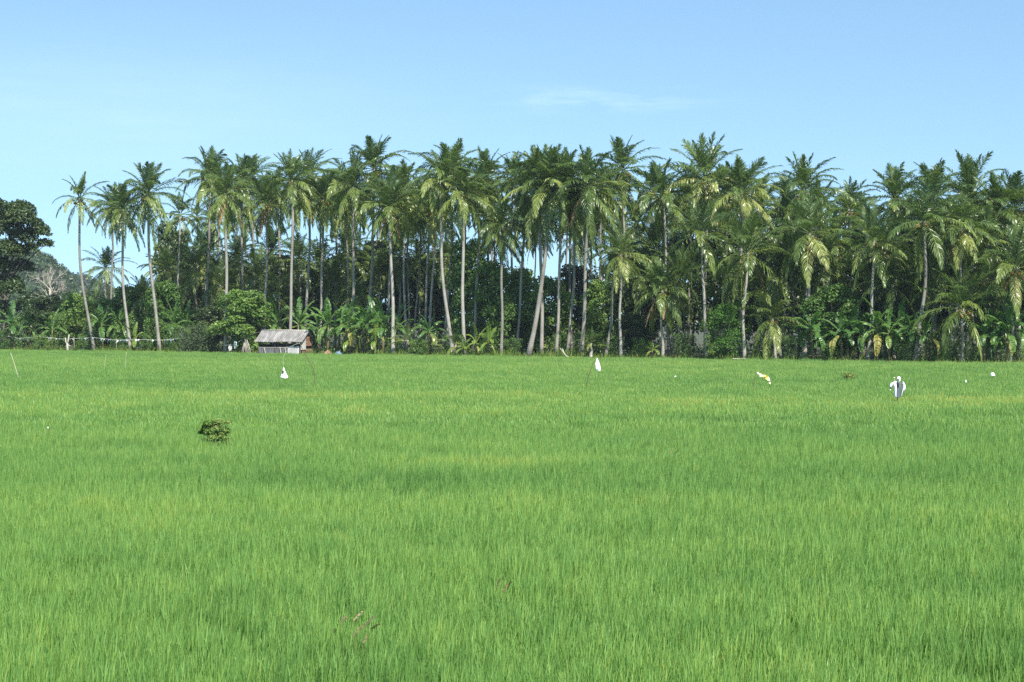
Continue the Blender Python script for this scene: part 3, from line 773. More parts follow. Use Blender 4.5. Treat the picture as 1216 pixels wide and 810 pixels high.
def stuff_leaves():
    rng = np.random.default_rng(91)
    # low dark undergrowth between the trunks
    mb = MB(); C = []; Q = []
    for i in range(420):
        x = rng.uniform(-105, 80); t = rng.uniform(2.5, 45); y = yline(x) + t
        C.append((x, y, gz(x, y) + .1 + t * .012)); Q.append((rng.uniform(.6, 1.3), rng.uniform(.6, 1.3), rng.uniform(.5, 1.3) + t * .02))
    leafy(mb, rng, C, Q, 26000, .26, tint=.4)
    tag(mb.build('undergrowth', M['leaf_mid']), 'dark tangled undergrowth on the ground between the palm trunks', 'undergrowth', kind='stuff')
    # the far wood that closes the view between the trunks
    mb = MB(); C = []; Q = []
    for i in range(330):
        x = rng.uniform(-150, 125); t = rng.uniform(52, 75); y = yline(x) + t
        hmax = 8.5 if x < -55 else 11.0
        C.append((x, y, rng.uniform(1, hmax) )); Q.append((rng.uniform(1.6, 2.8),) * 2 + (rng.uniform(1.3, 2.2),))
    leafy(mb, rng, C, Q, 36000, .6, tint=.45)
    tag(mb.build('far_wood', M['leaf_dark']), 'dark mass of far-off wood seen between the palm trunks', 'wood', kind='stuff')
    # weedy grass on the bund
    mb = MB(); n = 26000
    x = rng.uniform(-105, 80, n); px = PX0 + x / (183 - .63 * x) * F
    dens = np.interp(px, [0, 100, 200, 380, 420, 540, 600, 720, 800, 1216], [.5, .7, .5, .35, .8, .8, 1, 1, .45, .4])
    k = rng.random(n) < dens; x = x[k]; n = len(x)
    t = rng.gamma(1.6, .75, n) - .9
    y = np.array([yline(a) for a in x]) + t
    z = np.array([gz(a, b) for a, b in zip(x, y)])
    h = rng.uniform(.25, .75, n) * (.6 + 1.1 * vnoise(x / 1.7, t / 1.5, 8) ** 2 + .4 * np.sin(x * .35) ** 2)
    a = rng.uniform(0, math.pi, n); w = rng.uniform(.02, .05, n)
    W = np.stack([np.cos(a) * w, np.sin(a) * w, 0 * a], 1); p = np.stack([x, y, z - .05], 1)
    ln = np.stack([rng.normal(.1, .25, n), rng.normal(0, .25, n), np.ones(n)], 1) * h[:, None]
    m_ = p + ln * .6; e_ = p + ln * np.array([1.3, 1.3, .95])
    v = np.stack([p - W, p + W, m_ - W * .8, m_ + W * .8, e_ - W * .1, e_ + W * .1], 1)
    f = [q for i in range(n) for q in ((6 * i, 6 * i + 1, 6 * i + 3, 6 * i + 2), (6 * i + 2, 6 * i + 3, 6 * i + 5, 6 * i + 4))]
    mb.add(v.reshape(-1, 3), f, np.repeat(np.clip(rng.normal(.5, .2, n), 0, 1), 6))
    tag(mb.build('bund_grass', M['weed']), 'yellow-green weedy grass along the bund at the foot of the palms', 'grass', kind='stuff')
stuff_leaves()

# ------------------------------------------------------------------ rice
def rice_clump(seed, nb, rad, h, w, spread=.16):
    rng = np.random.default_rng(seed); mb = MB()
    a = rng.uniform(0, 6.28, nb); r = rad * np.sqrt(rng.random(nb))
    p = np.stack([r * np.cos(a), r * np.sin(a), np.zeros(nb)], 1)
    H = h * rng.uniform(.62, 1.12, nb)
    la = rng.uniform(0, 6.28, nb); lm = np.abs(rng.normal(0, spread, nb)) + .02
    d = np.stack([np.cos(la) * lm + .05, np.sin(la) * lm, np.ones(nb)], 1)
    p1 = p + d * (H * .55)[:, None]
    p2 = p1 + (d + np.stack([np.cos(la) * lm, np.sin(la) * lm, 0 * la], 1) * .9) * (H * .28)[:, None]
    p3 = p2 + (d + np.stack([np.cos(la) * lm, np.sin(la) * lm, -.2 - 0 * la], 1) * 1.2) * (H * .15)[:, None]
    wa = rng.uniform(0, math.pi, nb); W = np.stack([np.cos(wa), np.sin(wa), 0 * wa], 1) * (w * rng.uniform(.7, 1.3, nb))[:, None] / 2
    v = np.stack([p - W * .7, p + W * .7, p1 - W, p1 + W, p2 - W * .8, p2 + W * .8, p3 - W * .1, p3 + W * .1], 1)
    f = []
    for i in range(nb):
        b = i * 8; f += [(b, b + 1, b + 3, b + 2), (b + 2, b + 3, b + 5, b + 4), (b + 4, b + 5, b + 7, b + 6)]
    t = np.clip(rng.normal(.47, .13, nb), 0, 1); t = np.where(rng.random(nb) < .02, .80, t)
    mb.add(v.reshape(-1, 3), f, np.repeat(t, 8))
    return mb.mesh('rice_clump', M['rice'])

def build_rice():
    col = bpy.data.collections.new('rice_clumps')          # never linked to the scene: only a source for the field
    NEAR, FAR = 7, 5
    for i in range(NEAR):
        col.objects.link(bpy.data.objects.new('a_clump_%02d' % i, rice_clump(600 + i, 46, .17, .72, .0095, .085)))
    for i in range(FAR):
        col.objects.link(bpy.data.objects.new('b_clump_%02d' % i, rice_clump(650 + i, 90, .42, .72, .021, .14)))
    rng = np.random.default_rng(17)
    P = []; I = []
    def scatter(y0, y1, dens, far):
        half = .44 * y1 + 6
        n = int(dens * (y1 - y0) * 2 * half)
        x = rng.uniform(-half, half, n); y = rng.uniform(y0, y1, n)
        yl = 183.0 - .63 * np.clip(x, -170, 130)
        k = (np.abs(x) < .42 * y + 6) & (y < yl - .9)
        x, y = x[k], y[k]
        P.append(np.stack([x, y], 1)); I.append(rng.integers(NEAR, NEAR + FAR, len(x)) if far else rng.integers(0, NEAR, len(x)))
    for a in range(11, 35, 4): scatter(a, a + 4, 23, False)
    for a in range(35, 60, 5): scatter(a, a + 5, 17, False)
    for a in range(60, 110, 10): scatter(a, a + 10, 5.5, True)
    for a in range(110, 290, 15): scatter(a, a + 15, 4.0, True)
    P = np.concatenate(P); I = np.concatenate(I).astype(np.int32); n = len(P)
    x, y = P[:, 0], P[:, 1]
    px = PX0 + x / y * F; py = HZ + 3.6 / y * F
    # plots and patches that really differ: older, yellower and shorter stands
    big = vnoise(x / 14 + 7, y / 6 + 3, 1); mid = vnoise(x / 3.2, y / 1.6, 2); fine = vnoise(x / .8, y / .6, 4)
    shade = .5 + .15 * (big - .5) + .13 * (mid - .5) + .18 * (fine - .5) + rng.normal(0, .05, n)
    hgt = .95 + .15 * (vnoise(x / 2.0 + 9, y / 1.4, 3) - .5) + .06 * (big - .5) + rng.normal(0, .11, n)
    def band(cx, cy, hw, hh, amt, pw=1.0):
        """a patch laid out on the ground (centre and half sizes in metres)"""
        q = np.exp(-(((x - cx) / hw) ** 2 + ((y - cy) / hh) ** 2) ** pw)
        return amt * q
    # the yellowing strip that runs past the scarecrow, the brown patch mid-field, the dark strip
    wob = (vnoise(x / 4, y / 3 + 20, 5) - .3) * 1.4
    shade += band(27, 80.5, 20, 4.6, .34, 2) * np.clip(wob + .5, .15, 1.4)
    shade += band(-.6, 46.5, 3.6, 1.9, .40) * np.clip(wob + .4, 0, 1.5)
    shade += band(-13, 88, 16, 4, .13, 2) + band(5, 76, 26, 5, .05, 2) + band(-8, 150, 60, 10, .05, 2)
    shade = np.minimum(shade, .80 + .12 * band(-.6, 46.5, 3.6, 1.9, 1.0))
    shade -= band(-2, 41.0, 4.5, 2.0, .10) + band(0, 100, 30, 6, .05, 2) + band(-22, 105, 14, 7, .06, 2) + band(8, 68, 18, 2.4, .08, 2) + band(14, 58, 10, 4, .05) + band(-12.5, 53, 1.5, .9, .2)
    hgt -= band(8, 69.5, 26, 1.2, .12, 2) + band(-13.6, 52.2, 1.6, .9, .22) + band(-6, 51, 4, .8, .16)
    me = bpy.data.meshes.new('rice'); me.vertices.add(n)
    z = np.full(n, -.05); me.vertices.foreach_set('co', np.stack([x, y, z], 1).astype(np.float32).ravel())
    for nm, typ, dat in (('shade', 'FLOAT', shade), ('hgt', 'FLOAT', hgt), ('rot', 'FLOAT', rng.uniform(-.5, .5, n) ), ('pick', 'INT', I)):
        at_ = me.attributes.new(nm, typ, 'POINT'); at_.data.foreach_set('value', dat.astype(np.int32 if typ == 'INT' else np.float32))
    me.materials.append(M['rice'])
    o = bpy.data.objects.new('rice', me); link(o)
    tag(o, 'dense field of upright bright green young rice filling the foreground', 'rice field', kind='stuff')
    ng = bpy.data.node_groups.new('rice_scatter', 'GeometryNodeTree')
    ng.interface.new_socket('Geometry', in_out='INPUT', socket_type='NodeSocketGeometry')
    ng.interface.new_socket('Geometry', in_out='OUTPUT', socket_type='NodeSocketGeometry')
    N = ng.nodes; Lk = ng.links
    gi, go = N.new('NodeGroupInput'), N.new('NodeGroupOutput')
    ci = N.new('GeometryNodeCollectionInfo'); ci.inputs['Collection'].default_value = col
    ci.inputs['Separate Children'].default_value = True; ci.inputs['Reset Children'].default_value = True
    ip = N.new('GeometryNodeInstanceOnPoints')
    def na(nm, typ):
        q = N.new('GeometryNodeInputNamedAttribute'); q.data_type = typ; q.inputs['Name'].default_value = nm; return q.outputs['Attribute']
    cr, cs = N.new('ShaderNodeCombineXYZ'), N.new('ShaderNodeCombineXYZ')
    Lk.new(na('rot', 'FLOAT'), cr.inputs['Z'])
    cs.inputs['X'].default_value = 1; cs.inputs['Y'].default_value = 1; Lk.new(na('hgt', 'FLOAT'), cs.inputs['Z'])
    Lk.new(gi.outputs[0], ip.inputs['Points']); Lk.new(ci.outputs[0], ip.inputs['Instance'])
    ip.inputs['Pick Instance'].default_value = True
    Lk.new(na('pick', 'INT'), ip.inputs['Instance Index'])
    e2r = N.new('FunctionNodeEulerToRotation'); Lk.new(cr.outputs[0], e2r.inputs[0])
    Lk.new(e2r.outputs[0], ip.inputs['Rotation']); Lk.new(cs.outputs[0], ip.inputs['Scale'])
    Lk.new(ip.outputs[0], go.inputs[0])
    md = o.modifiers.new('scatter', 'NODES'); md.node_group = ng
    print('rice clumps', n)
build_rice()

# ------------------------------------------------------------------ hut
def build_hut():
    D = ray_line(338, -.2)
    b = at(339, 400, D); b.z = gz(b.x, b.y) - .22
    root = empty('hut', b, 'small weathered field hut with grey sheet roof and rusty boards on its end', 'hut')
    root.rotation_euler = (0, 0, RAD(-19))
    W, Dp = 5.4, 3.0          # length, depth
    zf, ze, zr = .45, 2.10, 3.22
    hw = W / 2
    st = None
    for x in (-hw + .1, -.6, .9, hw - .1):
        for y in (-Dp / 2, Dp / 2):
            m = MB(); tube(m, [(x, y, -.4), (x + R.uniform(-.03, .03), y, ze - .02)], .055, 6, R.uniform(.3, .7)); m.build('post', M['bark'], root, True)
    m = MB(); box(m, (0, 0, zf), (W, Dp, .09), tint=.3); m.build('floor', M['bark'], root)
    # front wall: woven grey panel, a dark opening above, pale sheets at the right end
    m = MB()
    for i in range(22):
        x = -hw + .15 + i * (W * .66) / 22
        box(m, (x + .08, -Dp / 2 + .05 + .012 * (i % 2), zf + .06 + .37 + R.uniform(-.01, .01)), (.155, .03, .74), tint=R.uniform(.3, .7))
    m.build('front_wall', M['greywall'], root)
    m = MB()
    for i in range(5):
        box(m, (hw - 1.62 + i * .30, -Dp / 2 + .06 + .015 * (i % 2), zf + .5 + R.uniform(-.05, .05)), (.29, .025, .98), ry=R.uniform(-.04, .04), tint=R.uniform(.45, .9))
    m.build('wall_sheet', M['sheet_grey'], root)
    m = MB(); box(m, (-hw * .3, -Dp / 2 + .03, zf + .87), (W * .68, .07, .06), tint=.7); m.build('rail', M['palebark'], root)
    m = MB()
    for i in range(16): box(m, (-hw + .2 + i * .34, Dp / 2 - .05, zf + .66), (.33, .03, 1.25), tint=R.uniform(.2, .6))
    m.build('back_wall', M['bark'], root)
    m = MB()
    for i in range(8): box(m, (-hw + .03, -Dp / 2 + .22 + i * .36, zf + .6), (.03, .34, 1.2), tint=R.uniform(.2, .6))
    m.build('end_wall', M['bark'], root)
    # right end wall: white upper triangle and sheet by the front, rusty boards behind
    m = MB()
    for i, (y0, y1) in enumerate([(-1.5, -1.1), (-1.1, -.7), (-.7, -.32)]):
        z1 = ze + (zr - ze) * (1.5 - abs((y0 + y1) / 2)) / 1.9
        box(m, (hw + .01 * i, (y0 + y1) / 2, (1.05 + z1) / 2), (.025, .40, z1 - 1.05), tint=R.uniform(.5, .95))
    m.build('end_sheet', M['sheet_grey'], root)
    m = MB()
    for i in range(6):
        z = .62 + i * .3
        if i == 2: continue
        box(m, (hw + .03 + .01 * (i % 2), .42, z + .1), (.03, 1.5, .28), rx=R.uniform(-.02, .02), tint=R.uniform(.3, .9))
    box(m, (hw + .03, .25, 2.42), (.03, .9, .26), tint=.6)
    box(m, (hw + .03, -.95, .72), (.03, .85, .4), rx=.05, tint=.4)
    m.build('end_boards', M['rust'], root)
    # roof: two corrugated slopes meeting at the ridge
    for sgn, nm in ((-1, 'roof'), (1, 'roof')):
        m = MB(); nx = 92; vs = []
        y0, y1 = 0.0, sgn * (Dp / 2 + .4)
        for j, k in enumerate((0, .25, .5, .75, 1.0)):
            for i in range(nx):
                x = -hw - .3 + (W + .6) * i / (nx - 1)
                y = y0 + (y1 - y0) * k
                z = zr - (zr - ze + .13) * k + .022 * math.cos(i * math.pi / 2 * 1.02) - .05 * math.sin(math.pi * k) + .025 * math.sin(x * 1.3)
                vs.append((x, y, z))
        off = len(vs)
        vs += [(a, c, d - .02) for a, c, d in vs]
        f = [(j * nx + i, j * nx + i + 1, (j + 1) * nx + i + 1, (j + 1) * nx + i) for j in range(4) for i in range(nx - 1)]
        f += [tuple(q + off for q in reversed(g)) for g in f]
        m.add(vs, f); r_ = m.build('roof', M['roof'], root)
        if sgn < 0:
            mb = MB(); tube(mb, [(-hw - .3, 0, zr + .03), (0, 0, zr + .05), (hw + .3, 0, zr + .02)], .07, 6, .6); mb.build('ridge_cap', M['palebark'], r_, True)
    for x in (-hw + .1, 0, hw - .1):
        for sgn in (-1, 1):
            m = MB(); tube(m, [(x, 0, zr - .1), (x, sgn * (Dp / 2 + .45), ze - .17)], .035, 5); m.build('rafter', M['bark'], root)
    # leaning props before the wall
    for (x, dx) in ((-1.9, .7), (.1, .55), (.75, .45)):
        m = MB(); tube(m, [(x, -Dp / 2 - .1, 1.3), (x + dx, -Dp / 2 - .65, -.2)], .03, 5, .8); m.build('prop', M['palebark'], root)
M['greywall'] = plain_mat('grey_woven_wall', [(0, (.07, .072, .076)), (.5, (.14, .14, .145)), (1, (.24, .24, .24))], 5)
M['sheet_grey'] = plain_mat('weathered_pale_sheet', [(0, (.26, .255, .25)), (.5, (.46, .45, .44)), (1, (.64, .63, .61))], 3, .7)
build_hut()

# ------------------------------------------------------------------ things on the bund
def heap(px, t, w, h, mats, name, label, cat, seed):
    D = ray_line(px, t); b = at(px, 400, D); b.z = gz(b.x, b.y)
    root = empty(name, b, label, cat)
    rng = np.random.default_rng(seed)
    for i, (mt, dx, ww, hh) in enumerate(mats):
        m = MB(); n = 13; vs = []
        for j in range(n):
            for k in range(n):
                u, v_ = k / (n - 1) * 2 - 1, j / (n - 1) * 2 - 1
                z = hh * max(0, 1 - abs(u) ** 2.2) * max(0, 1 - abs(v_) ** 2.2) * rng.uniform(.7, 1.15)
                vs.append((dx + u * ww, v_ * .6, z - .05))
        m.add(vs, [(j * n + k, j * n + k + 1, (j + 1) * n + k + 1, (j + 1) * n + k) for j in range(n - 1) for k in range(n - 1)], rng.uniform(.2, .9, n * n))
        m.build('sheet', M[mt], root)
heap(395, -.1, 2, .7, [('rust', -.55, .62, .80), ('blue', .62, .6, .75), ('cloth_white', -.5, .3, .28)], 'tarp_heap', 'low heap of rust-red and blue sheets right of the hut', 'heap', 3)

M['sheet_pale'] = plain_mat('dusty_plastic', [(0, (.30, .30, .31)), (1, (.56, .56, .57))], 4, .6)
def rope_fence():
    pts = [(-6, 401), (4, 398), (22, 402), (48, 400), (79, 403), (88, 402), (112, 401), (138, 404), (164, 403), (190, 404), (214, 402)]
    b = at(104, 405, ray_line(104, .2)); b.z = gz(b.x, b.y)
    root = empty('rope_fence', b, 'slack rope hung with white and blue plastic strips along the left bund', 'fence')
    W = [at(px, py, ray_line(px, .2)) - b for px, py in pts]
    for i in (1, 3, 5, 7, 9, 10):
        m = MB(); p = W[i]; tube(m, [(p.x, p.y, -.3), (p.x + R.uniform(-.06, .06), p.y, p.z + .2)], .035, 5); m.build('post', M['palestick'], root)
    m = MB(); tube(m, [tuple(p) for p in W], .022, 5); m.build('rope', M['rope'], root)
    for i in range(44):
        u = R.random() * (len(W) - 1.001)
        if i > 20: u = R.uniform(5.2, 9.8)
        k = int(u); p = W[k].lerp(W[k + 1], u - k)
        m = MB(); L = R.uniform(.15, .42); w = R.uniform(.06, .24); sw = R.uniform(-.25, .25)
        for s_ in (0, 1):
            pass
        a = np.array(p); c1 = a + [sw * .5, -.05, -L * .5]; c2 = a + [sw, .03, -L]
        vs = [a + [-w / 2, 0, .01], a + [w / 2, .02, .01], c1 + [-w / 2, .04, 0], c1 + [w / 2, -.04, 0], c2 + [-w * .4, 0, 0], c2 + [w * .3, .05, -.04]]
        m.add(vs, [(0, 1, 3, 2), (2, 3, 5, 4)], R.random())
        m.build('strip', M[R.choice(['plastic', 'sheet_pale', 'cloth_white', 'blue', 'yellow' if i % 9 == 0 else 'sheet_pale'])], root)
rope_fence()

def stump():
    D = ray_line(80, -.1); b = at(80, 400, D); b.z = gz(b.x, b.y)
    root = empty('dead_stump', b, 'pale forked dead stump standing at the rice edge under the rope', 'stump')
    m = MB(); H = 2.4
    tube(m, [(0, 0, -.2), (.03, 0, .7), (.0, 0, 1.3)], [.24, .17, .14], 8)
    tube(m, [(0, 0, 1.15), (.12, 0, 1.7), (.2, .05, H)], [.13, .10, .06], 7)
    tube(m, [(0, 0, 1.0), (-.2, 0, 1.5), (-.26, .05, 2.0)], [.11, .08, .05], 7)
    tube(m, [(0, 0, .8), (.25, -.1, 1.0), (.45, -.1, .95)], [.09, .06, .03], 6)
    m.build('trunk', M['palebark'], root, True)
stump()

def stick_stack():
    D = ray_line(291, .2); b = at(291, 400, D); b.z = gz(b.x, b.y)
    root = empty('stick_stack', b, 'pale poles propped together left of the hut beside white laundry', 'poles')
    for (x0, x1, y1, h) in [(-.5, .1, 0, 2.2), (-.25, .05, .1, 2.0), (.1, -.05, .0, 2.1), (.35, .0, .1, 1.9), (.8, .1, .1, 2.1), (.6, .05, -.1, 1.8)]:
        m = MB(); tube(m, [(x0, R.uniform(-.4, .1), -.2), ((x0 + x1) / 2, 0, h / 2), (x1, y1, h)], [.06, .055, .04], 6, R.uniform(.3, .8)); m.build('pole', M['palebark'], root, True)
    for px, w, h, zt, mt in ((274, .5, .65, 1.5, 'sheet_grey'), (280, .42, .9, 1.9, 'cloth_white')):
        p = at(px, 400, D); m = MB(); vs = []; n = 7
        for j in range(n):
            for k in range(n):
                u, v_ = k / (n - 1), j / (n - 1)
                vs.append(((u - .5) * w * (1 - .75 * abs(v_ - .55)) + .12 * v_ * math.sin(px), .09 * math.sin(u * 9 + v_ * 2), -v_ * h * (1 - .45 * abs(u - .4)) - .12 * u))
        m.add(vs, [(j * n + k, j * n + k + 1, (j + 1) * n + k + 1, (j + 1) * n + k) for j in range(n - 1) for k in range(n - 1)], .7)
        o = m.build('hanging_cloth', M[mt], None, False, (p.x, p.y - .2, gz(p.x, p.y) + zt))
        tag(o, 'white cloth hung to dry beside the grey palm trunk left of the poles' if px == 274 else 'taller bright white plastic sheet hung close beside the propped poles', 'cloth')
    p0, p1 = at(268, 400, D), at(289, 400, D)
    m = MB(); tube(m, [(p0.x, p0.y - .2, gz(p0.x, p0.y) + 1.5), ((p0.x + p1.x) / 2, p0.y - .2, gz(p0.x, p0.y) + 1.6), (p1.x, p1.y - .2, gz(p1.x, p1.y) + 1.9)], .014, 4)
    tag(m.build('clothes_line', M['rope']), 'thin clothes line between the grey palm trunk and the propped poles', 'line')
stick_stack()

def shed():
    D = ray_line(616, 12); b = at(616, 400, D); b.z = gz(b.x, b.y)
    root = empty('shed', b, 'low grey-brown shed half hidden behind the trunks left of the leaning palm', 'shed')
    root.rotation_euler = (0, 0, RAD(-8))
    m = MB()
    for i in range(18): box(m, (-2.7 + i * .31, -1.2 + .015 * (i % 2), .75), (.30, .04, 1.5), tint=R.uniform(.2, .8))
    m.build('wall', M['bark'], root)
    m = MB(); box(m, (0, 1.2, .9), (5.4, .05, 1.8), tint=.4); box(m, (-2.7, 0, .85), (.05, 2.3, 1.7), tint=.4); box(m, (2.7, 0, .85), (.05, 2.3, 1.7), tint=.4); m.build('wall', M['bark'], root)
    m = MB(); box(m, (0, 0, 2.0), (6.2, 3.3, .07), rx=.16); m.build('roof', M['roof'], root)
    m = MB(); box(m, (.9, -1.27, 1.0), (.9, .05, .8), tint=.6); m.build('panel', M['greywall'], root)
shed()

def pale_branch():
    D = ray_line(672, -.2); b = at(672, 400, D); b.z = gz(b.x, b.y)
    m = MB(); k = D / F
    tube(m, [(-4 * k, 0, 1.25), (-2 * k, -.1, .75), (1 * k, -.15, .50), (5 * k, -.1, .32), (10 * k, 0, .45)], [.03, .05, .055, .05, .02], 7, .9)
    tube(m, [(-2.5 * k, -.1, .8), (-7 * k, 0, 1.35)], [.035, .02], 6, .8)
    tube(m, [(2 * k, -.1, .45), (1 * k, 0, -.2)], [.07, .06], 6, .8)
    tag(m.build('fallen_branch', M['palebark'], None, True, b), 'bleached curved branch lying at the foot of the palms near the white flag', 'branch')
pale_branch()
def plank():
    D = ray_line(879, -.2); b = at(879, 400, D); b.z = gz(b.x, b.y)
    root = empty('plank_bench', b, 'pale low plank bench at the foot of the palms near the yellow flag', 'bench')
    m = MB(); box(m, (0, 0, .48), (1.5, .3, .06), tint=.8); m.build('seat', M['palestick'], root)
    for x in (-.55, .55):
        m = MB(); box(m, (x, 0, .2), (.08, .24, .49), tint=.3); m.build('leg', M['bark'], root)
plank()

# ------------------------------------------------------------------ scarers in the rice
RZ = .66
def pole_at(px, py): # foot hidden in the rice, at the place where it leaves the rice top
    return 3.62 * F / (py - HZ)

def curved(pts, n=10):
    P = np.array(pts, float); t = np.linspace(0, 1, len(P)); s = np.linspace(0, 1, n)
    out = np.zeros((n, 3))
    for i in range(len(P)):
        pass
    if len(P) == 3:
        out = ((1 - s) ** 2)[:, None] * P[0] + (2 * s * (1 - s))[:, None] * P[1] + (s ** 2)[:, None] * P[2]
    else:
        out = np.stack([np.interp(s, t, P[:, k]) for k in range(3)], 1)
    return out

def crumple(mb, rings, rng, n=12, noise=.15, tint=.7, mat=0):
    """a crumpled closed bag from rings (x, y, z, rx, ry)"""
    vs = []
    for (x, y, z, rx, ry) in rings:
        for j in range(n):
            a = 2 * math.pi * j / n; k = 1 + rng.uniform(-noise, noise)
            vs.append((x + rx * k * math.cos(a), y + ry * k * math.sin(a), z + rng.uniform(-.02, .02)))
    f = [(i * n + j, i * n + (j + 1) % n, (i + 1) * n + (j + 1) % n, (i + 1) * n + j) for i in range(len(rings) - 1) for j in range(n)]
    f += [tuple(range(n))[::-1], tuple((len(rings) - 1) * n + j for j in range(n))]
    mb.add(vs, f, tint, mat)

def bag_on_pole():
    D = pole_at(376, 458); k = D / F
    foot = at(376, 458, D); root = empty('bag_scarer', (foot.x, foot.y, -.05), 'white plastic bag with a dark hole hanging from a bent dark pole', 'scarecrow')
    L = lambda px, py, dy=0: tuple(at(px, py, D + dy) - Vector((foot.x, foot.y, -.05)))
    m = MB(); tube(m, curved([(0, 0, 0), L(373, 440), L(362, 420), L(356, 408)], 12), np.linspace(.03, .018, 12), 6, .1); m.build('pole', M['bamboo'], root, True)
    m = MB(); tube(m, curved([L(356, 408), L(345, 408), L(336, 424)], 10), .008, 4, .3); tube(m, [L(336, 424), L(336.5, 437)], .006, 4, .3); m.build('string', M['rope'], root)
    rng = np.random.default_rng(8); m = MB(); c = L(337, 449)
    crumple(m, [(c[0] - .01, 0, c[2] + 12.5 * k, .02, .02), (c[0], 0, c[2] + 9 * k, 1.4 * k, .05), (c[0] + .02, 0, c[2] + 5 * k, 3.0 * k, .10), (c[0] + .02, 0, c[2] + 1.5 * k, 4.3 * k, .13), (c[0] + .02, 0, c[2], 4.4 * k, .10)], rng, 14, .12)
    bag = m.build('bag', M['plastic'], root)
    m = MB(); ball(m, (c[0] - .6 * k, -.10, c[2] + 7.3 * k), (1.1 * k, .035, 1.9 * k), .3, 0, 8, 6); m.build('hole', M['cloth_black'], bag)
bag_on_pole()

def white_flag():
    D = pole_at(697, 457); k = D / F; foot = at(697, 457, D); o = Vector((foot.x, foot.y, -.05))
    root = empty('flag_scarer', o, 'white plastic bag hung as a flag on a bent dark stick in the rice', 'scarecrow')
    L = lambda px, py: tuple(at(px, py, D) - o)
    m = MB(); tube(m, curved([(0, 0, 0), L(696.5, 455), L(699, 446), L(702.5, 436), L(706.5, 428), L(709, 426)], 14), np.linspace(.026, .015, 14), 6, .2); m.build('pole', M['bamboo'], root, True)
    rng = np.random.default_rng(9); m = MB(); a = L(709, 426); w = k
    crumple(m, [(a[0], 0, a[2] + .02, .02, .02), (a[0] + .1 * w, 0, a[2] - 3 * w, 1.5 * w, .04), (a[0] + .5 * w, 0, a[2] - 7 * w, 2.7 * w, .08), (a[0] + 1.4 * w, 0, a[2] - 12 * w, 2.9 * w, .10), (a[0] + 2.4 * w, 0, a[2] - 15 * w, 1.6 * w, .06)], rng, 12, .12, .9)
    m.build('bag', M['plastic'], root)
white_flag()

def yellow_flag():
    D = pole_at(894, 460); k = D / F; foot = at(894, 460, D); o = Vector((foot.x, foot.y, -.05))
    root = empty('flag_scarer', o, 'cream and yellow flag sagging from a thin stick in the rice', 'scarecrow')
    L = lambda px, py, dy=0.0: tuple(at(px, py, D + dy) - o)
    m = MB(); tube(m, curved([(0, 0, 0), L(895, 456), L(897.5, 444), L(898.5, 441.5)], 8), np.linspace(.022, .014, 8), 6, .3); m.build('pole', M['bamboo'], root, True)
    def sheet(q, name, mt):
        m = MB(); n = 8; vs = []; A, B, C_, D_ = [np.array(L(*p)) for p in q]
        for j in range(n):
            for i in range(n):
                u, v_ = i / (n - 1), j / (n - 1)
                p = A * (1 - u) * (1 - v_) + B * u * (1 - v_) + C_ * u * v_ + D_ * (1 - u) * v_
                vs.append(p + [0, .05 * math.sin(u * 7 + v_ * 4), .015 * math.sin(u * 9)])
        f = [(j * n + i, j * n + i + 1, (j + 1) * n + i + 1, (j + 1) * n + i) for j in range(n - 1) for i in range(n - 1)]
        off = n * n; bk = [(x, y + .006, z) for x, y, z in vs]
        m.add(vs + bk, f + [tuple(a + off for a in reversed(g)) for g in f], .8); m.build(name, M[mt], root)
    sheet([(898, 441.5), (907, 445), (906, 447.5), (902.5, 448)], 'flag', 'cream')
    sheet([(907, 445), (912.5, 446.5), (911, 451.5), (906, 447.5)], 'flag_fold', 'yellow')
    sheet([(912.5, 446.5), (915.5, 454), (914.5, 456.5), (911, 451.5)], 'flag_end', 'cream')
yellow_flag()

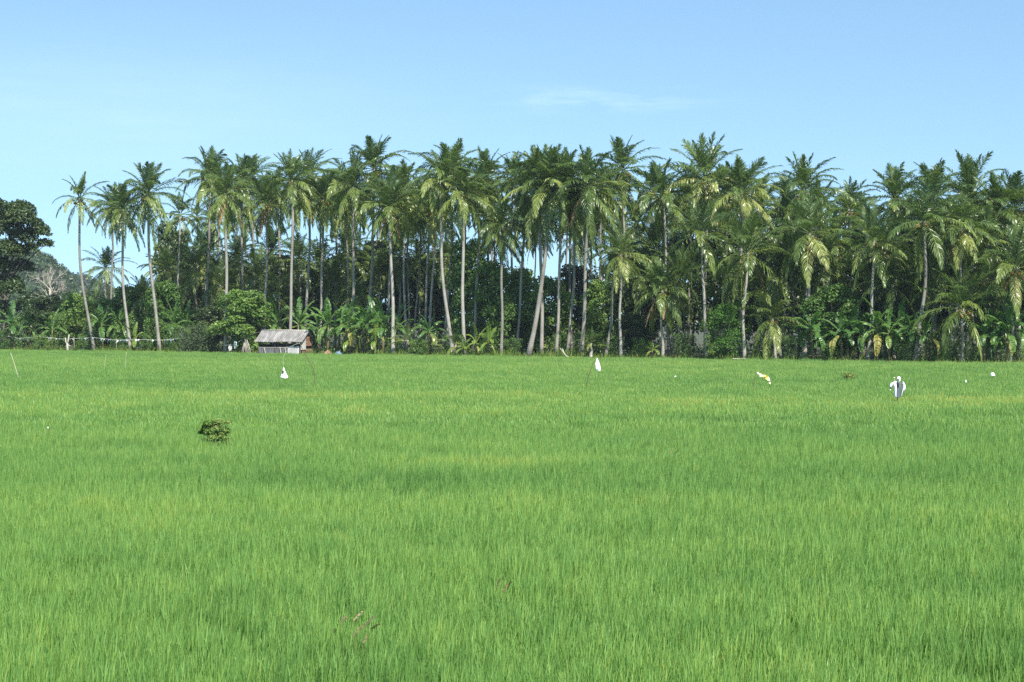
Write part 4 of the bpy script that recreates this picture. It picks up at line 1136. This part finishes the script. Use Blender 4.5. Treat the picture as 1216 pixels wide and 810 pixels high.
def scarecrow():
    D = pole_at(1066, 473); k = D / F; foot = at(1066, 473, D); o = Vector((foot.x, foot.y, -.05))
    root = empty('scarecrow', o, 'scarecrow in an open white jacket and dark slate shirt with a white bag head', 'scarecrow')
    L = lambda px, py, y=0.0: np.array(at(px, py, D) - o) + [0, y, 0]
    rng = np.random.default_rng(12)
    m = MB(); tube(m, [(0, 0, 0), L(1066, 452)], .025, 6); m.build('pole', M['bamboo'], root)
    m = MB(); tube(m, [L(1057.5, 456), L(1074, 456)], .02, 6); m.build('crossbar', M['bamboo'], root)
    def ring(px, py, wx, wy, y=0.0):
        c = L(px, py, y); return (c[0], c[1], c[2], wx * k, wy)
    m = MB(); crumple(m, [ring(1067, 453.5, 1.2, .05), ring(1067, 455, 3.2, .10), ring(1067, 460, 3.6, .13), ring(1066.6, 466, 3.3, .12), ring(1066, 472, 2.8, .11)], rng, 12, .06); m.build('shirt', M['cloth_dark'], root)
    m = MB(); crumple(m, [ring(1062.6, 453.3, 2.0, .07, -.03), ring(1062.4, 456, 2.6, .13, -.06), ring(1062.6, 460, 2.0, .14, -.07), ring(1062.8, 465, 1.5, .13, -.07), ring(1062.9, 471, 1.1, .11, -.06)], rng, 10, .08, .85)
    jk = m.build('jacket', M['cloth_white'], root)
    m = MB(); crumple(m, [ring(1072.2, 453.6, .8, .07, -.01), ring(1072.8, 456, 1.2, .10, -.02), ring(1072.5, 461, .8, .11, -.02), ring(1070.3, 468, .5, .10, -.02), ring(1069.6, 471, .35, .08, -.02)], rng, 10, .08, .85)
    m.build('jacket', M['cloth_white'], root)
    m = MB(); tube(m, [L(1061.5, 454.8, -.02), L(1058.8, 456, -.03), L(1057.6, 458.5, -.03), L(1057.2, 460, -.03)], np.array([1.4, 1.6, 1.4, 1.2]) * k, 8, .9); m.build('sleeve', M['cloth_white'], root, True)
    m = MB(); tube(m, [L(1072, 455, -.02), L(1073.6, 457.5, -.03), L(1074, 461, -.03), L(1072.8, 464.6, -.03)], np.array([1.2, 1.4, 1.3, 1.1]) * k, 8, .9); m.build('sleeve', M['cloth_white'], root, True)
    m = MB(); tube(m, [L(1057.2, 459.6, -.03), L(1057.6, 462, -.03)], np.array([1.15, .8]) * k, 7, .5); m.build('sleeve_shade', M['cloth_dark'], root, True)  # shade beneath the left sleeve, put in as a dark stub
    m = MB(); ball(m, L(1057, 463, -.03), .8 * k, .9, 0, 8, 6); m.build('rag', M['cloth_white'], root, True)
    m = MB(); crumple(m, [ring(1067.4, 454.2, 1.0, .045), ring(1067.4, 452.6, 1.7, .08), ring(1067.4, 450.4, 2.4, .10), ring(1067.4, 448.4, 2.1, .09), ring(1067.5, 447.0, .9, .04)], rng, 12, .05, .9); hd = m.build('head', M['cloth_white'], root, True)
    m = MB(); ball(m, L(1066.2, 451, -.075), (1.0 * k, .05, 1.2 * k), .5); m.build('face_shade', M['cloth_black'], hd, True)  # shaded left side of the head, painted as a black blob
    m = MB(); crumple(m, [ring(1065, 454.3, 1.6, .06, -.14), ring(1065.2, 457.3, 1.7, .05, -.15), ring(1066, 459.4, .8, .03, -.15)], rng, 8, .1, .5); m.build('scarf', M['cloth_black'], root)
    m = MB(); ball(m, L(1062, 448.6, 0), (1.2 * k, .04, .5 * k), .8); tube(m, [L(1062, 448.6), L(1063, 453.2)], .006, 4); m.build('tassel', M['cream'], root)
scarecrow()

def small_bags():
    for (px, py, bot, w, h, lab) in [(1179, 445, 449, 2.6, 2.4, 'round white plastic bag caught in the rice at the right edge'), (1147, 453, 456, .9, 1.5, 'tiny white scrap on a stick right of the scarecrow'),
                                     (802, 447, 450, 1.1, .7, 'tiny white scrap lying in the rice left of the yellow flag'), (57, 508, 511, 0.8, .6, 'tiny white scrap lying in the rice far left of the weed bush')]:
        D = pole_at(px, bot); k = D / F; c = at(px, py, D)
        root = empty('plastic_bag' if w > 2 else 'plastic_scrap', (c.x, c.y, -.05), lab, 'plastic bag' if w > 2 else 'plastic scrap')
        m = MB(); tube(m, [(0, 0, 0), (0, 0, c.z)], .012, 5); m.build('stick', M['bamboo'], root)
        m = MB(); rng = np.random.default_rng(int(px))
        z = c.z + .05
        crumple(m, [(0, 0, z - h * k, .3 * w * k, .3 * w * k), (0, 0, z - h * .5 * k, w * k, w * k * .8), (0, 0, z + h * .4 * k, w * .95 * k, w * k * .8), (0, 0, z + h * k, .4 * w * k, .3 * w * k)], rng, 10, .14, .8); m.build('bag', M['cloth_white'], root)
small_bags()

def sticks():
    for (x0, y0, x1, y1, mt, r, lab) in [(24.5, 446, 12.5, 419, 'palestick', .030, 'thin pale leaning stick in the rice at the far left'), (123, 434, 126, 421, 'palestick', .018, 'faint thin upright stick in the far rice below the slim lone palm'),
                                         (148, 436, 150, 418, 'palestick', .018, 'faint thin stick in the far rice right of the upright one'), (786, 440, 785, 429, 'bamboo', .015, 'faint dark stick in the far rice below the dark low palm')]:
        D = pole_at(x0, y0); a = at(x0, y0, D); o = Vector((a.x, a.y, -.05)); b = at(x1, y1, D) - o
        m = MB(); tube(m, curved([(0, 0, 0), tuple(Vector((b.x * .45, 0, b.z * .55))), tuple(b)], 8), np.linspace(r, r * .6, 8), 5, .7)
        tag(m.build('stick', M[mt], None, True, o), lab, 'stick')
sticks()

def weed_bush(px, bot, w, h, label, seed, n):
    D = 3.62 * F / (bot - HZ); k = D / F; c = at(px, bot, D)
    root = empty('weed_bush', (c.x, c.y, -.05), label, 'bush')
    rng = np.random.default_rng(seed)
    W, H = w / 2 * k, h * k + .72
    m = MB()
    for i in range(26):
        a = rng.uniform(0, 6.28); r = W * rng.uniform(.2, .95)
        tube(m, [(.1 * math.cos(a), .1 * math.sin(a), 0), (.5 * r * math.cos(a), .5 * r * math.sin(a), H * .6), (r * math.cos(a), r * math.sin(a), H * rng.uniform(.75, 1.0))], [.012, .01, .006], 4, .5)
    m.build('stems', M['bark'], root)
    m = MB(); C = []; Q = []
    for i in range(64):
        a = rng.uniform(0, 6.28); r = W * math.sqrt(rng.random()) * .95; z = H - (h * k + .25) * rng.uniform(.10, 1.0)
        if (z - H) > -.2 * h * k: r *= .8
        C.append((r * math.cos(a), r * math.sin(a), z)); Q.append(W * rng.uniform(.12, .30))
    leafy(m, rng, C, Q, n, .072, .25, .64)
    # rush-like blades on top
    for i in range(90):
        a = rng.uniform(0, 6.28); r = W * rng.uniform(.1, 1.05); b = np.array([r * math.cos(a), r * math.sin(a), H * .72]); d = np.array([rng.normal(.15, .35), rng.normal(0, .3), .8]); L_ = rng.uniform(.1, .3)
        e = b + d * L_ ; e[2] = min(e[2], H * 1.05)
        ww = np.array([.007, .004, 0]); m.add([b - ww, b + ww, (b + e) / 2 + ww * .8 + [0, 0, .03], (b + e) / 2 - ww * .8 + [0, 0, .03], e], [(0, 1, 2, 3), (3, 2, 4)], rng.uniform(.2, .8))
    m.build('leaves', M['rush'], root)
weed_bush(255, 519, 37, 22, 'dark rounded weed bush standing alone in the rice at left', 31, 11000)
weed_bush(1008, 448, 18, 6, 'small flat dark weed tuft in the far rice left of the scarecrow', 32, 2500)

def seed_weed(px, bot, label, seed, heads):
    D = 3.75 * F / (bot - HZ); k = D / F; c = at(px, bot, D); o = Vector((c.x, c.y, -.05))
    root = empty('seeding_grass', o, label, 'weed'); rng = np.random.default_rng(seed)
    st, hd = MB(), MB()
    for (x1, y1, x2, y2) in heads:
        a = np.array(at(x1, y1, D) - o); b = np.array(at(x2, y2, D) - o); a[1] += rng.normal(0, .08); b[1] += rng.normal(0, .08)
        tube(st, curved([(a[0] * .3, 0, 0), (a[0] * .8, a[1], a[2] * .7), tuple(a)], 7), .004, 4, .8)
        for i in range(34):
            s = rng.random(); p = a + (b - a) * s + [0, 0, .02 * math.sin(3 * s)]; w = .007 * (1 - .7 * s) + .002
            d = unit((b - a)) * .026; q = p + rng.normal(0, w, 3); sd = np.array([.005, .003, -.004])
            hd.add([q, q + d * .5 + sd, q + d, q + d * .5 - sd], [(0, 1, 2, 3)], rng.random())
        tube(hd, [tuple(a), tuple(b)], [.006, .002], 4, .6)
    st.build('stalks', M['weed'], root); hd.build('seed_heads', M['seed'], root)
seed_weed(436, 775, 'reddish-brown seeding grass tuft poking out of the near rice at bottom', 4, [(420, 755, 430, 745), (431, 747, 445, 734), (440, 749, 450, 743), (431, 763, 437, 757), (404, 742, 409, 736), (420, 737, 430, 729), (397, 750, 401, 745)])
seed_weed(598, 712, 'fainter tuft of brown seed heads in the near rice right of the first', 5, [(590, 696, 594, 687), (598, 704, 603, 696), (603, 699, 607, 690)])
seed_weed(800, 545, 'small brown seeding tuft mid-field right of the yellow-brown patch', 6, [(797, 540, 799, 534), (802, 541, 806, 535)])

give_labels()

# ------------------------------------------------------------------ haze, light, camera
def haze():
    m = bpy.data.materials.new('air_haze'); m.use_nodes = True; nt = m.node_tree
    nt.nodes.remove(nt.nodes['Principled BSDF'])
    v = nt.nodes.new('ShaderNodeVolumePrincipled')
    v.inputs['Color'].default_value = (.74, .88, 1.0, 1); v.inputs['Density'].default_value = .00011; v.inputs['Anisotropy'].default_value = 0.0
    nt.links.new(v.outputs[0], nt.nodes['Material Output'].inputs['Volume'])
    mb = MB(); box(mb, (0, 560, 29), (1900, 2600, 62))
    o = mb.build('haze', m); tag(o, 'thin bluish haze in the air', 'haze', kind='stuff')
HAZE = True
if HAZE: haze()

EL, ROT = 48.0, 157.0      # sun elevation and compass rotation (0 = +y, clockwise)
sd = Vector((math.sin(RAD(ROT)) * math.cos(RAD(EL)), math.cos(RAD(ROT)) * math.cos(RAD(EL)), math.sin(RAD(EL))))
L = bpy.data.lights.new('sun', 'SUN'); L.energy = 4.4; L.angle = RAD(.5); L.color = (1.0, .95, .86)
so = bpy.data.objects.new('sun', L); link(so); so.rotation_euler = sd.to_track_quat('Z', 'Y').to_euler()

w = bpy.data.worlds.new('World'); SC.world = w; w.use_nodes = True
nt = w.node_tree; bg = nt.nodes['Background']
sky = nt.nodes.new('ShaderNodeTexSky'); sky.sky_type = 'NISHITA'; sky.sun_disc = False
sky.sun_elevation = RAD(EL); sky.sun_rotation = RAD(ROT); sky.altitude = 0; sky.air_density = 1.0; sky.dust_density = 0.3; sky.ozone_density = 1.1
bg.inputs['Strength'].default_value = .100
tc0 = nt.nodes.new('ShaderNodeTexCoord'); sx = nt.nodes.new('ShaderNodeSeparateXYZ'); nt.links.new(tc0.outputs['Generated'], sx.inputs[0])
cx = nt.nodes.new('ShaderNodeCombineXYZ'); nt.links.new(sx.outputs['X'], cx.inputs['X']); nt.links.new(sx.outputs['Y'], cx.inputs['Y'])
nt.links.new(math_node(nt, 'MULTIPLY_ADD', sx.outputs['Z'], .88, .12), cx.inputs['Z'])      # clear tropical air: the blue reaches low
vn = nt.nodes.new('ShaderNodeVectorMath'); vn.operation = 'NORMALIZE'; nt.links.new(cx.outputs[0], vn.inputs[0]); nt.links.new(vn.outputs[0], sky.inputs['Vector'])
# a faint wisp of high cloud, low in the sky
tc = nt.nodes.new('ShaderNodeTexCoord')
sp = nt.nodes.new('ShaderNodeSeparateXYZ'); nt.links.new(tc.outputs['Generated'], sp.inputs[0])
az = math_node(nt, 'ARCTAN2', sp.outputs['X'], sp.outputs['Y'])
def gauss(v, c, s):
    d = math_node(nt, 'DIVIDE', math_node(nt, 'SUBTRACT', v, c), s)
    return math_node(nt, 'POWER', 2.718, math_node(nt, 'MULTIPLY', math_node(nt, 'MULTIPLY', d, d), -1.0))
mp = nt.nodes.new('ShaderNodeMapping'); mp.inputs['Scale'].default_value = (5, 5, 38)
nt.links.new(tc.outputs['Generated'], mp.inputs['Vector'])
nz = noise(nt, 3.0, 6, mp.outputs[0], .62)
streak = math_node(nt, 'MULTIPLY', math_node(nt, 'SUBTRACT', nz, .42), 2.2, clamp=True)
wisp = math_node(nt, 'MULTIPLY', gauss(az, .048, .050), gauss(sp.outputs['Z'], .1255, .006))
wide = math_node(nt, 'MULTIPLY', gauss(az, -.24, .16), gauss(sp.outputs['Z'], .115, .035))
soft = math_node(nt, 'ADD', .6, math_node(nt, 'MULTIPLY', streak, .5))
fac = math_node(nt, 'ADD', math_node(nt, 'MULTIPLY', streak, math_node(nt, 'MULTIPLY', wisp, .55)), math_node(nt, 'MULTIPLY', soft, math_node(nt, 'MULTIPLY', wide, .16)), clamp=True)
mx = nt.nodes.new('ShaderNodeMix'); mx.data_type = 'RGBA'
nt.links.new(fac, mx.inputs[0]); nt.links.new(sky.outputs[0], mx.inputs[6]); mx.inputs[7].default_value = (7.5, 7.8, 8.2, 1)
tn = nt.nodes.new('ShaderNodeMix'); tn.data_type = 'RGBA'; tn.blend_type = 'MULTIPLY'; tn.inputs[0].default_value = 1.0
nt.links.new(mx.outputs[2], tn.inputs[6]); tn.inputs[7].default_value = (.875, 1.015, 1.02, 1)
nt.links.new(tn.outputs[2], bg.inputs['Color'])

cam = bpy.data.cameras.new('camera'); co = bpy.data.objects.new('camera', cam); link(co)
co.location = (0, 0, CZ); co.rotation_euler = (RAD(90), 0, 0)
cam.sensor_width = 36; cam.lens = F / 1216 * 36; cam.shift_y = -24 / 1216
cam.clip_start = .5; cam.clip_end = 6000
SC.camera = co
vs = SC.view_settings
vs.view_transform = 'Standard'; vs.look = 'None'; vs.gamma = 1; vs.exposure = 0.9; vs.use_curve_mapping = False
SC.cycles.max_bounces = 8; SC.cycles.transparent_max_bounces = 8; SC.cycles.volume_bounces = 0
SC.cycles.use_denoising = False
